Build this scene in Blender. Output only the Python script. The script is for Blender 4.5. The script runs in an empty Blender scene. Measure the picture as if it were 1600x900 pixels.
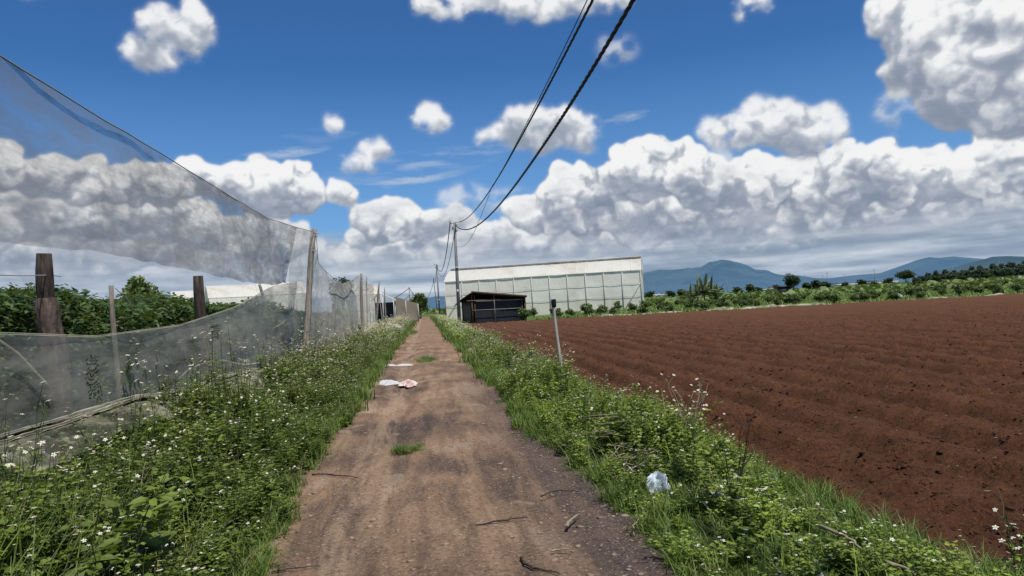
import bpy, math, random
import numpy as np
from mathutils import Vector, Matrix

random.seed(7)
R = np.random.default_rng(11)
scene = bpy.context.scene
COL = scene.collection
PI = math.pi

# ---------------------------------------------------------------- camera
F = 1155.0
EYE = Vector((0, 0, 1.6))
roll = math.radians(3.25)
_c, _s = math.cos(roll), math.sin(roll)
vx, vy = 663 - 800, 450 - 482.5
r0x = vx * _c + vy * _s
u0y = -vx * _s + vy * _c
yaw = math.atan(-r0x / F)
pitch = math.atan(-u0y / F)
f = Vector((math.sin(yaw) * math.cos(pitch), math.cos(yaw) * math.cos(pitch), math.sin(pitch)))
r0 = Vector((math.cos(yaw), -math.sin(yaw), 0))
u0 = r0.cross(f)
cr = r0 * _c - u0 * _s
cu = r0 * _s + u0 * _c
cam = bpy.data.cameras.new('camera')
co = bpy.data.objects.new('camera', cam)
COL.objects.link(co)
M4 = Matrix((cr, cu, -f)).transposed().to_4x4()
M4.translation = EYE
co.matrix_world = M4
cam.sensor_width = 36
cam.lens = 36 * F / 1600
cam.clip_start = 0.05
cam.clip_end = 30000
scene.camera = co


def ray(px, py):
    d = f * F + cr * (px - 800) + cu * (450 - py)
    return d.normalized()


def G(px, py, z=0.0):
    d = ray(px, py)
    t = (z - EYE.z) / d.z
    return EYE + d * t


def atY(px, py, y):
    d = ray(px, py)
    return EYE + d * ((y - EYE.y) / d.y)


def atX(px, py, x):
    d = ray(px, py)
    return EYE + d * ((x - EYE.x) / d.x)


def azel(px, py):
    d = ray(px, py)
    return math.atan2(d.x, d.y), math.asin(d.z)


# ---------------------------------------------------------------- noise
def _h(ix, iy, seed):
    n = (ix.astype(np.int64) * 374761393 + iy.astype(np.int64) * 668265263 + seed * 1442695) & 0xffffffff
    n = ((n ^ (n >> 13)) * 1274126177) & 0xffffffff
    n = (n ^ (n >> 16)) & 0xffffffff
    return n / 4294967295.0


def vnoise(x, y, seed=0):
    x = np.asarray(x, float); y = np.asarray(y, float)
    ix = np.floor(x); iy = np.floor(y)
    fx = x - ix; fy = y - iy
    fx = fx * fx * (3 - 2 * fx); fy = fy * fy * (3 - 2 * fy)
    a = _h(ix, iy, seed); b = _h(ix + 1, iy, seed); c = _h(ix, iy + 1, seed); d = _h(ix + 1, iy + 1, seed)
    return (a * (1 - fx) + b * fx) * (1 - fy) + (c * (1 - fx) + d * fx) * fy - 0.5


def fbm(x, y, oct=4, seed=0, gain=0.5):
    v = 0; a = 1
    for k in range(oct):
        v = v + a * vnoise(np.asarray(x) * 2 ** k + 17.3 * k, np.asarray(y) * 2 ** k - 9.1 * k, seed + k)
        a *= gain
    return v


# ---------------------------------------------------------------- geometry accumulators
class Geo:
    def __init__(s):
        s.V = []; s.Q = []; s.T = []; s.qm = []; s.tm = []; s.t = []; s.n = 0

    def add(s, V, Q=None, T=None, qm=0, tm=None, tint=0.5):
        V = np.asarray(V, float).reshape(-1, 3)
        if tm is None:
            tm = qm
        if Q is not None and len(Q):
            Q = np.asarray(Q, int).reshape(-1, 4)
            s.Q.append(Q + s.n); s.qm.append(np.broadcast_to(qm, (len(Q),)).astype(int))
        if T is not None and len(T):
            T = np.asarray(T, int).reshape(-1, 3)
            s.T.append(T + s.n); s.tm.append(np.broadcast_to(tm, (len(T),)).astype(int))
        s.V.append(V); s.t.append(np.broadcast_to(tint, (len(V),)).astype(float))
        s.n += len(V)
        return s

    def pack(s):
        z = lambda L, w: np.concatenate(L) if L else np.zeros((0, w), int)
        z1 = lambda L: np.concatenate(L) if L else np.zeros((0,), int)
        return dict(V=np.concatenate(s.V), Q=z(s.Q, 4), T=z(s.T, 3), qm=z1(s.qm), tm=z1(s.tm), t=np.concatenate(s.t))

    def place(s, p, pos, rot, tint=None):
        """p packed proto; pos (N,3); rot (N,3,3) including scale (columns = axes)"""
        pos = np.asarray(pos, float).reshape(-1, 3)
        N = len(pos)
        if N == 0:
            return
        nv = len(p['V'])
        V = np.einsum('nij,vj->nvi', rot, p['V']) + pos[:, None, :]
        off = (np.arange(N) * nv)[:, None, None] + s.n
        if len(p['Q']):
            s.Q.append((p['Q'][None] + off).reshape(-1, 4)); s.qm.append(np.tile(p['qm'], N))
        if len(p['T']):
            s.T.append((p['T'][None] + off).reshape(-1, 3)); s.tm.append(np.tile(p['tm'], N))
        s.V.append(V.reshape(-1, 3))
        t = np.tile(p['t'], N)
        if tint is not None:
            t = t + np.repeat(np.asarray(tint), nv)
        s.t.append(t)
        s.n += N * nv

    def mesh(s, name, mats, smooth=False):
        p = s.pack()
        V, Q, T = p['V'], p['Q'], p['T']
        me = bpy.data.meshes.new(name)
        me.vertices.add(len(V)); me.vertices.foreach_set('co', V.astype(np.float32).ravel())
        nl = len(Q) * 4 + len(T) * 3
        me.loops.add(nl)
        me.loops.foreach_set('vertex_index', np.concatenate([Q.ravel(), T.ravel()]).astype(np.int32))
        me.polygons.add(len(Q) + len(T))
        ls = np.concatenate([np.arange(len(Q)) * 4, len(Q) * 4 + np.arange(len(T)) * 3])
        me.polygons.foreach_set('loop_start', ls.astype(np.int32))
        me.polygons.foreach_set('material_index', np.concatenate([p['qm'], p['tm']]).astype(np.int32))
        if smooth:
            me.polygons.foreach_set('use_smooth', np.ones(len(Q) + len(T), dtype=bool))
        a = me.attributes.new('tint', 'FLOAT', 'POINT')
        a.data.foreach_set('value', p['t'].astype(np.float32))
        me.update(calc_edges=True)
        me.validate()
        for m in (mats if isinstance(mats, (list, tuple)) else [mats]):
            me.materials.append(m)
        return me

    def obj(s, name, mats, parent=None, smooth=False, **tags):
        o = bpy.data.objects.new(name, s.mesh(name, mats, smooth))
        COL.objects.link(o)
        if parent is not None:
            o.parent = parent
        for k, v in tags.items():
            o[k] = v
        return o


def rotm(d, up=None, roll=None, scale=1.0):
    """basis: local y -> d, local z -> approx up; arrays."""
    d = np.asarray(d, float); d = d / np.linalg.norm(d, axis=1, keepdims=True)
    if up is None:
        up = np.tile([0, 0, 1.0], (len(d), 1))
    x = np.cross(d, up); nx = np.linalg.norm(x, axis=1, keepdims=True)
    x = np.where(nx < 1e-4, np.array([[1.0, 0, 0]]), x / np.maximum(nx, 1e-4))
    z = np.cross(x, d)
    if roll is not None:
        c = np.cos(roll)[:, None]; s_ = np.sin(roll)[:, None]
        x, z = x * c + z * s_, z * c - x * s_
    m = np.stack([x, d, z], axis=2)
    sc = np.asarray(scale, float)
    if sc.ndim == 0:
        return m * sc
    if sc.ndim == 1:
        return m * sc[:, None, None]
    return m * sc[:, None, :]


def rz(a, scale=1.0, lean=0.0):
    a = np.asarray(a, float); N = len(a)
    m = np.zeros((N, 3, 3))
    m[:, 0, 0] = np.cos(a); m[:, 0, 1] = -np.sin(a); m[:, 1, 0] = np.sin(a); m[:, 1, 1] = np.cos(a); m[:, 2, 2] = 1
    sc = np.asarray(scale, float)
    if sc.ndim == 0:
        m = m * sc
    elif sc.ndim == 1:
        m = m * sc[:, None, None]
    else:
        m = m * sc[:, None, :]
    if lean:
        k = R.normal(0, lean, (N, 2))
        m2 = np.tile(np.eye(3), (N, 1, 1)); m2[:, 0, 2] = k[:, 0]; m2[:, 1, 2] = k[:, 1]
        m = m2 @ m
    return m


def rdir(n, el0=-1.0, el1=1.0):
    a = R.uniform(0, 2 * PI, n); z = R.uniform(el0, el1, n); r = np.sqrt(1 - z * z)
    return np.stack([r * np.cos(a), r * np.sin(a), z], 1)


def tube(g, pts, rad, n=6, mat=0, cap=True, tint=0.5, wob=0.0, twist=0.0):
    pts = np.asarray(pts, float); m = len(pts)
    rad = np.broadcast_to(rad, (m,))
    tan = np.gradient(pts, axis=0)
    tan /= np.maximum(np.linalg.norm(tan, axis=1, keepdims=True), 1e-9)
    ref = np.array([0, 0, 1.0]) if abs(tan[:, 2]).mean() < 0.8 else np.array([1.0, 0, 0])
    u = np.cross(tan, ref); u /= np.linalg.norm(u, axis=1, keepdims=True)
    v = np.cross(tan, u)
    a = np.arange(n) / n * 2 * PI
    A = a[None, :] + np.arange(m)[:, None] * twist
    rr = rad[:, None] * (1 + (R.normal(0, wob, (m, n)) if wob else 0))
    V = pts[:, None, :] + rr[..., None] * (np.cos(A)[..., None] * u[:, None, :] + np.sin(A)[..., None] * v[:, None, :])
    V = V.reshape(-1, 3)
    i = np.arange(m - 1)[:, None] * n; j = np.arange(n)[None, :]; j2 = (j + 1) % n
    Q = np.stack([i + j, i + j2, i + n + j2, i + n + j], -1).reshape(-1, 4)
    T = None
    if cap:
        V = np.concatenate([V, pts[:1], pts[-1:]])
        b = m * n
        T = [[b, (k + 1) % n, k] for k in range(n)] + [[b + 1, (m - 1) * n + k, (m - 1) * n + (k + 1) % n] for k in range(n)]
    g.add(V, Q, T, mat, mat, tint)


def box(g, c, s, mat=0, rot=None, tint=0.5):
    c = np.asarray(c, float); h = np.asarray(s, float) / 2
    V = np.array([[x, y, z] for x in (-1, 1) for y in (-1, 1) for z in (-1, 1)]) * h
    if rot is not None:
        V = V @ np.asarray(rot).T
    V = V + c
    Q = [[0, 1, 3, 2], [4, 6, 7, 5], [0, 4, 5, 1], [2, 3, 7, 6], [0, 2, 6, 4], [1, 5, 7, 3]]
    g.add(V, Q, None, mat, mat, tint)


def bar(g, a, b, w, h, mat=0, tint=0.5):
    a = np.asarray(a, float); b = np.asarray(b, float)
    d = b - a; L = np.linalg.norm(d)
    m = rotm([d])[0]
    box(g, (a + b) / 2, (w, L, h), mat, m, tint)


def grid(g, X, Y, Z, mat=0, tint=0.5):
    m, n = X.shape
    V = np.stack([X, Y, Z], -1).reshape(-1, 3)
    i = np.arange(m - 1)[:, None] * n; j = np.arange(n - 1)[None, :]
    Q = np.stack([i + j, i + j + 1, i + n + j + 1, i + n + j], -1).reshape(-1, 4)
    g.add(V, Q, None, mat, mat, tint if np.ndim(tint) == 0 else np.asarray(tint).ravel())


def empty(name, loc=(0, 0, 0), **tags):
    o = bpy.data.objects.new(name, None)
    o.empty_display_size = 0.3
    COL.objects.link(o); o.location = loc
    for k, v in tags.items():
        o[k] = v
    return o


# ---------------------------------------------------------------- material helpers
class NT:
    def __init__(s, tree):
        s.t = tree; s.L = tree.links

    def n(s, typ, **kw):
        nd = s.t.nodes.new(typ)
        for k, v in kw.items():
            if k.startswith('i_'):
                nd.inputs[k[2:]].default_value = v
            else:
                setattr(nd, k, v)
        return nd

    def put(s, sock, v):
        if v is None:
            return
        if hasattr(v, 'is_output'):
            s.L.new(v, sock)
        else:
            sock.default_value = v

    def m(s, op, a, b=None, c=None, clamp=False):
        nd = s.n('ShaderNodeMath', operation=op); nd.use_clamp = clamp
        s.put(nd.inputs[0], a); s.put(nd.inputs[1], b)
        if c is not None:
            s.put(nd.inputs[2], c)
        return nd.outputs[0]

    def v(s, op, a, b=None, c=None, scale=None):
        nd = s.n('ShaderNodeVectorMath', operation=op)
        s.put(nd.inputs[0], a)
        if b is not None:
            s.put(nd.inputs[1], b)
        if c is not None:
            s.put(nd.inputs[2], c)
        if scale is not None:
            s.put(nd.inputs['Scale'], scale)
        return nd.outputs['Value'] if op in ('LENGTH', 'DOT_PRODUCT', 'DISTANCE') else nd.outputs[0]

    dim = '3D'

    def noise(s, vec, scale, detail=4, rough=0.5, dist=0.0, out='Fac', typ='FBM'):
        nd = s.n('ShaderNodeTexNoise', noise_dimensions=s.dim)
        nd.inputs['Scale'].default_value = scale; nd.inputs['Detail'].default_value = detail
        nd.inputs['Roughness'].default_value = rough; nd.inputs['Distortion'].default_value = dist
        s.put(nd.inputs['Vector'], vec)
        return nd.outputs[out]

    def ramp(s, fac, stops, interp='LINEAR'):
        nd = s.n('ShaderNodeValToRGB')
        cr_ = nd.color_ramp; cr_.interpolation = interp
        while len(cr_.elements) > 1:
            cr_.elements.remove(cr_.elements[-1])
        first = True
        for p, c in stops:
            if first:
                e = cr_.elements[0]; e.position = p; first = False
            else:
                e = cr_.elements.new(p)
            if np.ndim(c) == 0:
                c = (c, c, c)
            e.color = (*c[:3], 1)
        s.put(nd.inputs[0], fac)
        return nd.outputs[0]

    def mix(s, fac, a, b, mode='MIX'):
        nd = s.n('ShaderNodeMix', data_type='RGBA', blend_type=mode)
        nd.clamp_factor = True
        s.put(nd.inputs[0], fac)
        for sk, v in ((nd.inputs[6], a), (nd.inputs[7], b)):
            if not hasattr(v, 'is_output') and len(v) == 3:
                v = (*v, 1)
            s.put(sk, v)
        return nd.outputs[2]

    def maprange(s, x, a, b, c=0.0, d=1.0, smooth=False):
        nd = s.n('ShaderNodeMapRange')
        if smooth:
            nd.interpolation_type = 'SMOOTHSTEP'
        s.put(nd.inputs[0], x)
        for i, v in enumerate((a, b, c, d)):
            nd.inputs[i + 1].default_value = v
        return nd.outputs[0]

    def bump(s, h, strength=0.5, dist=0.02):
        nd = s.n('ShaderNodeBump')
        nd.inputs['Strength'].default_value = strength; nd.inputs['Distance'].default_value = dist
        s.put(nd.inputs['Height'], h)
        return nd.outputs[0]


def new_mat(name):
    m = bpy.data.materials.new(name); m.use_nodes = True
    t = m.node_tree; t.nodes.clear()
    n = NT(t)
    out = n.n('ShaderNodeOutputMaterial')
    return m, n, out


def surf(name, colf, rough=0.85, bump=None, spec=0.25, metal=0.0, transl=0.0):
    """colf(n, pos)->color socket or tuple. bump = (height fn, strength, dist)"""
    m, n, out = new_mat(name)
    geo = n.n('ShaderNodeNewGeometry'); pos = geo.outputs['Position']
    col = colf(n, pos) if callable(colf) else (*colf, 1)
    b = n.n('ShaderNodeBsdfPrincipled')
    n.put(b.inputs['Base Color'], col)
    b.inputs['Roughness'].default_value = rough; b.inputs['Metallic'].default_value = metal
    b.inputs['Specular IOR Level'].default_value = spec
    nrm = None
    if bump:
        nrm = n.bump(bump[0](n, pos), bump[1], bump[2]); n.L.new(nrm, b.inputs['Normal'])
    sh = b.outputs[0]
    if transl:
        tr = n.n('ShaderNodeBsdfTranslucent'); n.put(tr.inputs['Color'], col)
        mx = n.n('ShaderNodeMixShader'); mx.inputs[0].default_value = transl
        n.L.new(sh, mx.inputs[1]); n.L.new(tr.outputs[0], mx.inputs[2]); sh = mx.outputs[0]
    n.L.new(sh, out.inputs[0])
    return m


def leafmat(name, dark, light, transl=0.35, rough=0.5, patch=None, spec=0.3):
    m, n, out = new_mat(name)
    at = n.n('ShaderNodeAttribute', attribute_name='tint')
    geo = n.n('ShaderNodeNewGeometry')
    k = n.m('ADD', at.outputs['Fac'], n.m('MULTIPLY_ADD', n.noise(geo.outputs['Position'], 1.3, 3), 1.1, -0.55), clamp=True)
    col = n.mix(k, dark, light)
    if patch:
        pk = n.maprange(n.noise(geo.outputs['Position'], 2.7, 3), 0.56, 0.72)
        col = n.mix(n.m('MULTIPLY', pk, 0.6), col, patch)
    b = n.n('ShaderNodeBsdfPrincipled'); n.put(b.inputs['Base Color'], col)
    b.inputs['Roughness'].default_value = rough; b.inputs['Specular IOR Level'].default_value = spec
    tr = n.n('ShaderNodeBsdfTranslucent')
    n.put(tr.inputs['Color'], n.mix(0.6, col, (0.16, 0.22, 0.02), 'MIX'))
    mx = n.n('ShaderNodeMixShader'); mx.inputs[0].default_value = transl
    n.L.new(b.outputs[0], mx.inputs[1]); n.L.new(tr.outputs[0], mx.inputs[2])
    n.L.new(mx.outputs[0], out.inputs[0])
    return m


M = {}
M['leaf_weed'] = leafmat('weed_leaf', (0.034, 0.066, 0.013), (0.21, 0.275, 0.05), 0.35, patch=(0.14, 0.14, 0.04))
M['leaf_weed_bright'] = leafmat('verge_leaf', (0.075, 0.13, 0.018), (0.34, 0.44, 0.075), 0.4, patch=(0.17, 0.19, 0.05))
M['grass'] = leafmat('grass_blade', (0.055, 0.10, 0.018), (0.17, 0.26, 0.05), 0.35, patch=(0.20, 0.18, 0.07))
M['leaf_hedge'] = leafmat('hedge_leaf', (0.013, 0.033, 0.014), (0.085, 0.145, 0.045), 0.35)
M['leaf_bush'] = leafmat('orchard_leaf', (0.022, 0.044, 0.018), (0.16, 0.22, 0.07), 0.25)
M['leaf_far'] = leafmat('far_leaf', (0.014, 0.028, 0.016), (0.045, 0.07, 0.03), 0.2)
M['leaf_wood'] = leafmat('woodland_leaf', (0.022, 0.04, 0.032), (0.055, 0.085, 0.055), 0.2)  # distance haze painted into the leaf colour as a bluish green
M['stem'] = surf('green_stem', (0.07, 0.09, 0.03), 0.7)
M['dry'] = surf('dry_stem', lambda n, p: n.mix(n.noise(p, 30, 3), (0.12, 0.10, 0.06), (0.36, 0.31, 0.21)), 0.8)
M['petal'] = surf('white_petal', (0.78, 0.78, 0.70), 0.6, transl=0.25)
M['disc'] = surf('yellow_floret', (0.55, 0.36, 0.04), 0.7)
M['bark'] = surf('weathered_wood', lambda n, p: n.mix(n.maprange(n.noise(n.v('MULTIPLY', p, (14, 14, 2.0)), 1.6, 5, 0.65), 0.3, 0.7), (0.11, 0.092, 0.075), (0.34, 0.30, 0.25)), 0.9,
                 (lambda n, p: n.noise(n.v('MULTIPLY', p, (40, 40, 4)), 1.5, 4), 0.8, 0.01))
M['barkdark'] = surf('dark_stump_wood', lambda n, p: n.mix(n.maprange(n.noise(n.v('MULTIPLY', p, (16, 16, 2.5)), 1.5, 5, 0.65), 0.35, 0.7), (0.014, 0.011, 0.010), (0.09, 0.066, 0.055)), 0.9,
                     (lambda n, p: n.noise(n.v('MULTIPLY', p, (40, 40, 5)), 1.5, 4), 0.9, 0.015))
M['concrete'] = surf('grey_pole_concrete', lambda n, p: n.mix(n.noise(p, 6, 4), (0.12, 0.12, 0.125), (0.24, 0.24, 0.235)), 0.85)
M['cable'] = surf('black_cable', (0.012, 0.013, 0.015), 0.5)
M['wire'] = surf('galvanised_wire', (0.28, 0.29, 0.30), 0.5)
M['ceramic'] = surf('insulator', (0.35, 0.33, 0.30), 0.3)
M['steel'] = surf('galvanised_post', (0.46, 0.46, 0.44), 0.6)


def dirt_col(n, p):
    st = n.v('MULTIPLY', p, (1.0, 0.13, 1.0))
    a = n.noise(st, 4.0, 7, 0.66, 0.5)
    b = n.noise(p, 0.55, 4, 0.55, 0.4)
    big = n.maprange(n.m('ADD', n.m('MULTIPLY', a, 0.55), n.m('MULTIPLY', b, 0.65)), 0.45, 0.76)
    c = n.ramp(big, [(0.0, (0.066, 0.047, 0.041)), (0.32, (0.142, 0.094, 0.065)), (0.62, (0.255, 0.160, 0.098)), (1.0, (0.40, 0.29, 0.20))])
    # further up the track the soil is redder and lighter
    sx = n.n('ShaderNodeSeparateXYZ'); n.L.new(p, sx.inputs[0])
    far = n.maprange(sx.outputs['Y'], 8, 40)
    c = n.mix(n.m('MULTIPLY', far, 0.55), c, (0.25, 0.15, 0.092))
    # grey compacted right-hand wheel track
    side = n.maprange(n.m('ADD', sx.outputs['X'], n.m('MULTIPLY', n.m('SUBTRACT', b, 0.5), 1.6)), 0.55, 1.15, smooth=True)
    near = n.maprange(sx.outputs['Y'], 22, 9)
    c = n.mix(n.m('MULTIPLY', n.m('MULTIPLY', side, near), 0.7), c, (0.080, 0.062, 0.059))
    wt_ = n.m('ABSOLUTE', n.m('SUBTRACT', n.m('ADD', sx.outputs['X'], n.m('MULTIPLY', n.m('SUBTRACT', n.noise(n.v('MULTIPLY', p, (0, .3, 0)), 1.0, 2), .5), .5)), -.62))
    c = n.mix(n.m('MULTIPLY', n.m('MULTIPLY', n.maprange(wt_, .24, .06), n.maprange(a, .40, .52)), .6), c, (0.36, 0.25, 0.165))
    sp = n.noise(p, 45, 3, 0.7)
    c = n.mix(n.maprange(sp, 0.57, 0.66), c, n.mix(0.55, c, (0.46, 0.40, 0.33)))
    c = n.mix(n.maprange(n.noise(p, 28, 4, 0.7), 0.50, 0.36), c, n.mix(0.55, c, (0.03, 0.02, 0.016)))
    # dried puddle crusts
    pd = n.maprange(n.noise(n.v('MULTIPLY', p, (1, 0.7, 1)), 1.35, 3, 0.5, 0.3), 0.64, 0.68, smooth=True)
    return n.mix(n.m('MULTIPLY', pd, 0.55), c, (0.30, 0.235, 0.175))


M['dirt'] = surf('packed_dirt', dirt_col, 0.92, (lambda n, p: n.m('ADD', n.m('MULTIPLY', n.noise(p, 26, 7, 0.8), 1.8), n.noise(n.v('MULTIPLY', p, (1, 0.2, 1)), 9, 4, 0.6)), 0.8, 0.02), 0.15)


def soil_col(n, p):
    a = n.noise(p, 1.1, 5, 0.6, 0.3)
    b = n.noise(p, 16, 5, 0.7)
    at = n.n('ShaderNodeAttribute', attribute_name='tint')
    k = n.m('ADD', n.m('MULTIPLY', a, 0.5), n.m('MULTIPLY', b, 0.55))
    k = n.m('ADD', n.m('SUBTRACT', k, 0.52), n.m('MULTIPLY', at.outputs['Fac'], 1.0))
    c = n.ramp(n.maprange(k, 0.1, 0.9), [(0, (0.020, 0.0098, 0.0062)), (0.45, (0.073, 0.0305, 0.0148)), (1, (0.150, 0.066, 0.031))])
    f1 = n.noise(p, 55, 4, 0.75); f2 = n.noise(p, 24, 4, 0.75)
    c = n.mix(n.m('MULTIPLY', n.maprange(f1, .55, .66), .55), c, (0.20, 0.10, 0.06))
    c = n.mix(n.m('MULTIPLY', n.maprange(f2, .47, .36), .7), c, (0.012, 0.006, 0.004))
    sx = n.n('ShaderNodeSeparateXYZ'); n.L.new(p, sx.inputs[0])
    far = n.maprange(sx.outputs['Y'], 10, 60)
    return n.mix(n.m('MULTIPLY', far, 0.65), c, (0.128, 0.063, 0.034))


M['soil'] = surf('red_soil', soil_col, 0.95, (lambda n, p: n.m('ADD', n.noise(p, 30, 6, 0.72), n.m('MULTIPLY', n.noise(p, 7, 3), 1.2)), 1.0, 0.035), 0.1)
M['clod'] = surf('soil_clod', lambda n, p: n.mix(n.noise(p, 9, 3), (0.025, 0.012, 0.008), (0.08, 0.037, 0.023)), 0.95, None, 0.1)
M['straw'] = surf('straw_bit', lambda n, p: n.mix(n.noise(p, 3, 2), (0.20, 0.15, 0.10), (0.50, 0.45, 0.36)), 0.85)
M['stone'] = surf('pale_stone', lambda n, p: n.mix(n.noise(p, 5, 3), (0.12, 0.085, 0.06), (0.34, 0.26, 0.19)), 0.9)
M['vergesoil'] = surf('verge_soil', lambda n, p: n.mix(n.maprange(n.noise(p, 2.2, 5, 0.6), 0.4, 0.6), (0.028, 0.030, 0.012), (0.055, 0.07, 0.02)), 0.95,
                      (lambda n, p: n.noise(p, 25, 5, 0.7), 0.9, 0.03))


def plain_col(n, p):
    a = n.noise(n.v('MULTIPLY', p, (0.03, 0.05, 1)), 1.0, 6, 0.6)
    c = n.ramp(a, [(0.3, (0.035, 0.06, 0.018)), (0.48, (0.08, 0.13, 0.03)), (0.56, (0.12, 0.16, 0.04)), (0.7, (0.05, 0.08, 0.025))])
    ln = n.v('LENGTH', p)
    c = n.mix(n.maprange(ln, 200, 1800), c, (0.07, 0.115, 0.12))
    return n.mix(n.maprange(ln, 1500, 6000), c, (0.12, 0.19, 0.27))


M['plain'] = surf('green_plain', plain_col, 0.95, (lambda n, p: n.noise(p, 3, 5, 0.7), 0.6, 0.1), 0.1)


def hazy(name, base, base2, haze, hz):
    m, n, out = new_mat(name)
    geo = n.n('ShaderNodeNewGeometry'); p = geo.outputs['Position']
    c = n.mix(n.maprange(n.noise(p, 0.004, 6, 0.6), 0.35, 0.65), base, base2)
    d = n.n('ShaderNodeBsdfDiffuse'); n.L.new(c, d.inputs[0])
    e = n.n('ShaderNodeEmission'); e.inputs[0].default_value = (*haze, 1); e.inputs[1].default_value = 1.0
    # haze painted as blue emission, stronger towards the foot of the hill
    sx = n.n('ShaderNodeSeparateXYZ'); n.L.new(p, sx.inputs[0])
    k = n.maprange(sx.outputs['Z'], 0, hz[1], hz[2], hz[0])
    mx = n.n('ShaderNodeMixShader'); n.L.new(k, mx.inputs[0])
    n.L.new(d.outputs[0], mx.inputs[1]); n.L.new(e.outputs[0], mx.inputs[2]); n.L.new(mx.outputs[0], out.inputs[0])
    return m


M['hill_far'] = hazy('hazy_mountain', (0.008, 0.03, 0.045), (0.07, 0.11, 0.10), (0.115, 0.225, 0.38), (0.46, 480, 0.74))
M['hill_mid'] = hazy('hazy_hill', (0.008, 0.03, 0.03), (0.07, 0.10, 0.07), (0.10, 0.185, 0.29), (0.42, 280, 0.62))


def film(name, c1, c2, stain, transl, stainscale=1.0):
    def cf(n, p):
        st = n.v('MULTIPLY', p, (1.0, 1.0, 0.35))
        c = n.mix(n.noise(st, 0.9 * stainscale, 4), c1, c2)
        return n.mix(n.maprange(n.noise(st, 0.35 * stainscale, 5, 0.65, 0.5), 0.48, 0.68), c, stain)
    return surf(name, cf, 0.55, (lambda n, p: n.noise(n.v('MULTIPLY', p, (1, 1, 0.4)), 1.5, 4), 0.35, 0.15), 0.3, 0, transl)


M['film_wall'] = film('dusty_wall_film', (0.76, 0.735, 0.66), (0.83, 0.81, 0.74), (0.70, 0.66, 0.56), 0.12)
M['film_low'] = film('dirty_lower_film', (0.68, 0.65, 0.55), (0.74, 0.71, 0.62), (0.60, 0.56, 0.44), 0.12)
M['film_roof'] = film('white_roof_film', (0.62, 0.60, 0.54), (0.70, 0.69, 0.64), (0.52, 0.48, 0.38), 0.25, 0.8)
M['film_beige'] = film('beige_netting', (0.30, 0.26, 0.19), (0.38, 0.34, 0.26), (0.25, 0.22, 0.15), 0.3)
M['tarp'] = surf('black_plastic', lambda n, p: n.mix(n.noise(p, 3, 4), (0.008, 0.010, 0.014), (0.028, 0.03, 0.036)), 0.45, (lambda n, p: n.noise(n.v('MULTIPLY', p, (3, 3, 0.6)), 2, 4), 0.7, 0.1))
M['tin'] = surf('rusty_tin_sheet', lambda n, p: n.mix(n.noise(p, 2.5, 5), (0.03, 0.026, 0.024), (0.09, 0.075, 0.065)), 0.7)
M['brownwood'] = surf('brown_post', lambda n, p: n.mix(n.noise(n.v('MULTIPLY', p, (6, 6, 1)), 1.5, 4), (0.055, 0.033, 0.022), (0.14, 0.09, 0.06)), 0.85)
M['bag'] = surf('white_plastic_bag', lambda n, p: n.mix(n.noise(p, 14, 3), (0.60, 0.62, 0.64), (0.78, 0.78, 0.78)), 0.35, (lambda n, p: n.noise(p, 30, 4), 0.6, 0.02), 0.5, 0, 0.3)
M['bagpink'] = surf('pink_printed_bag', lambda n, p: n.mix(n.maprange(n.noise(p, 9, 3), 0.45, 0.55), (0.52, 0.33, 0.30), (0.62, 0.57, 0.52)), 0.4, (lambda n, p: n.noise(p, 30, 4), 0.6, 0.02), 0.5)


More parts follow.
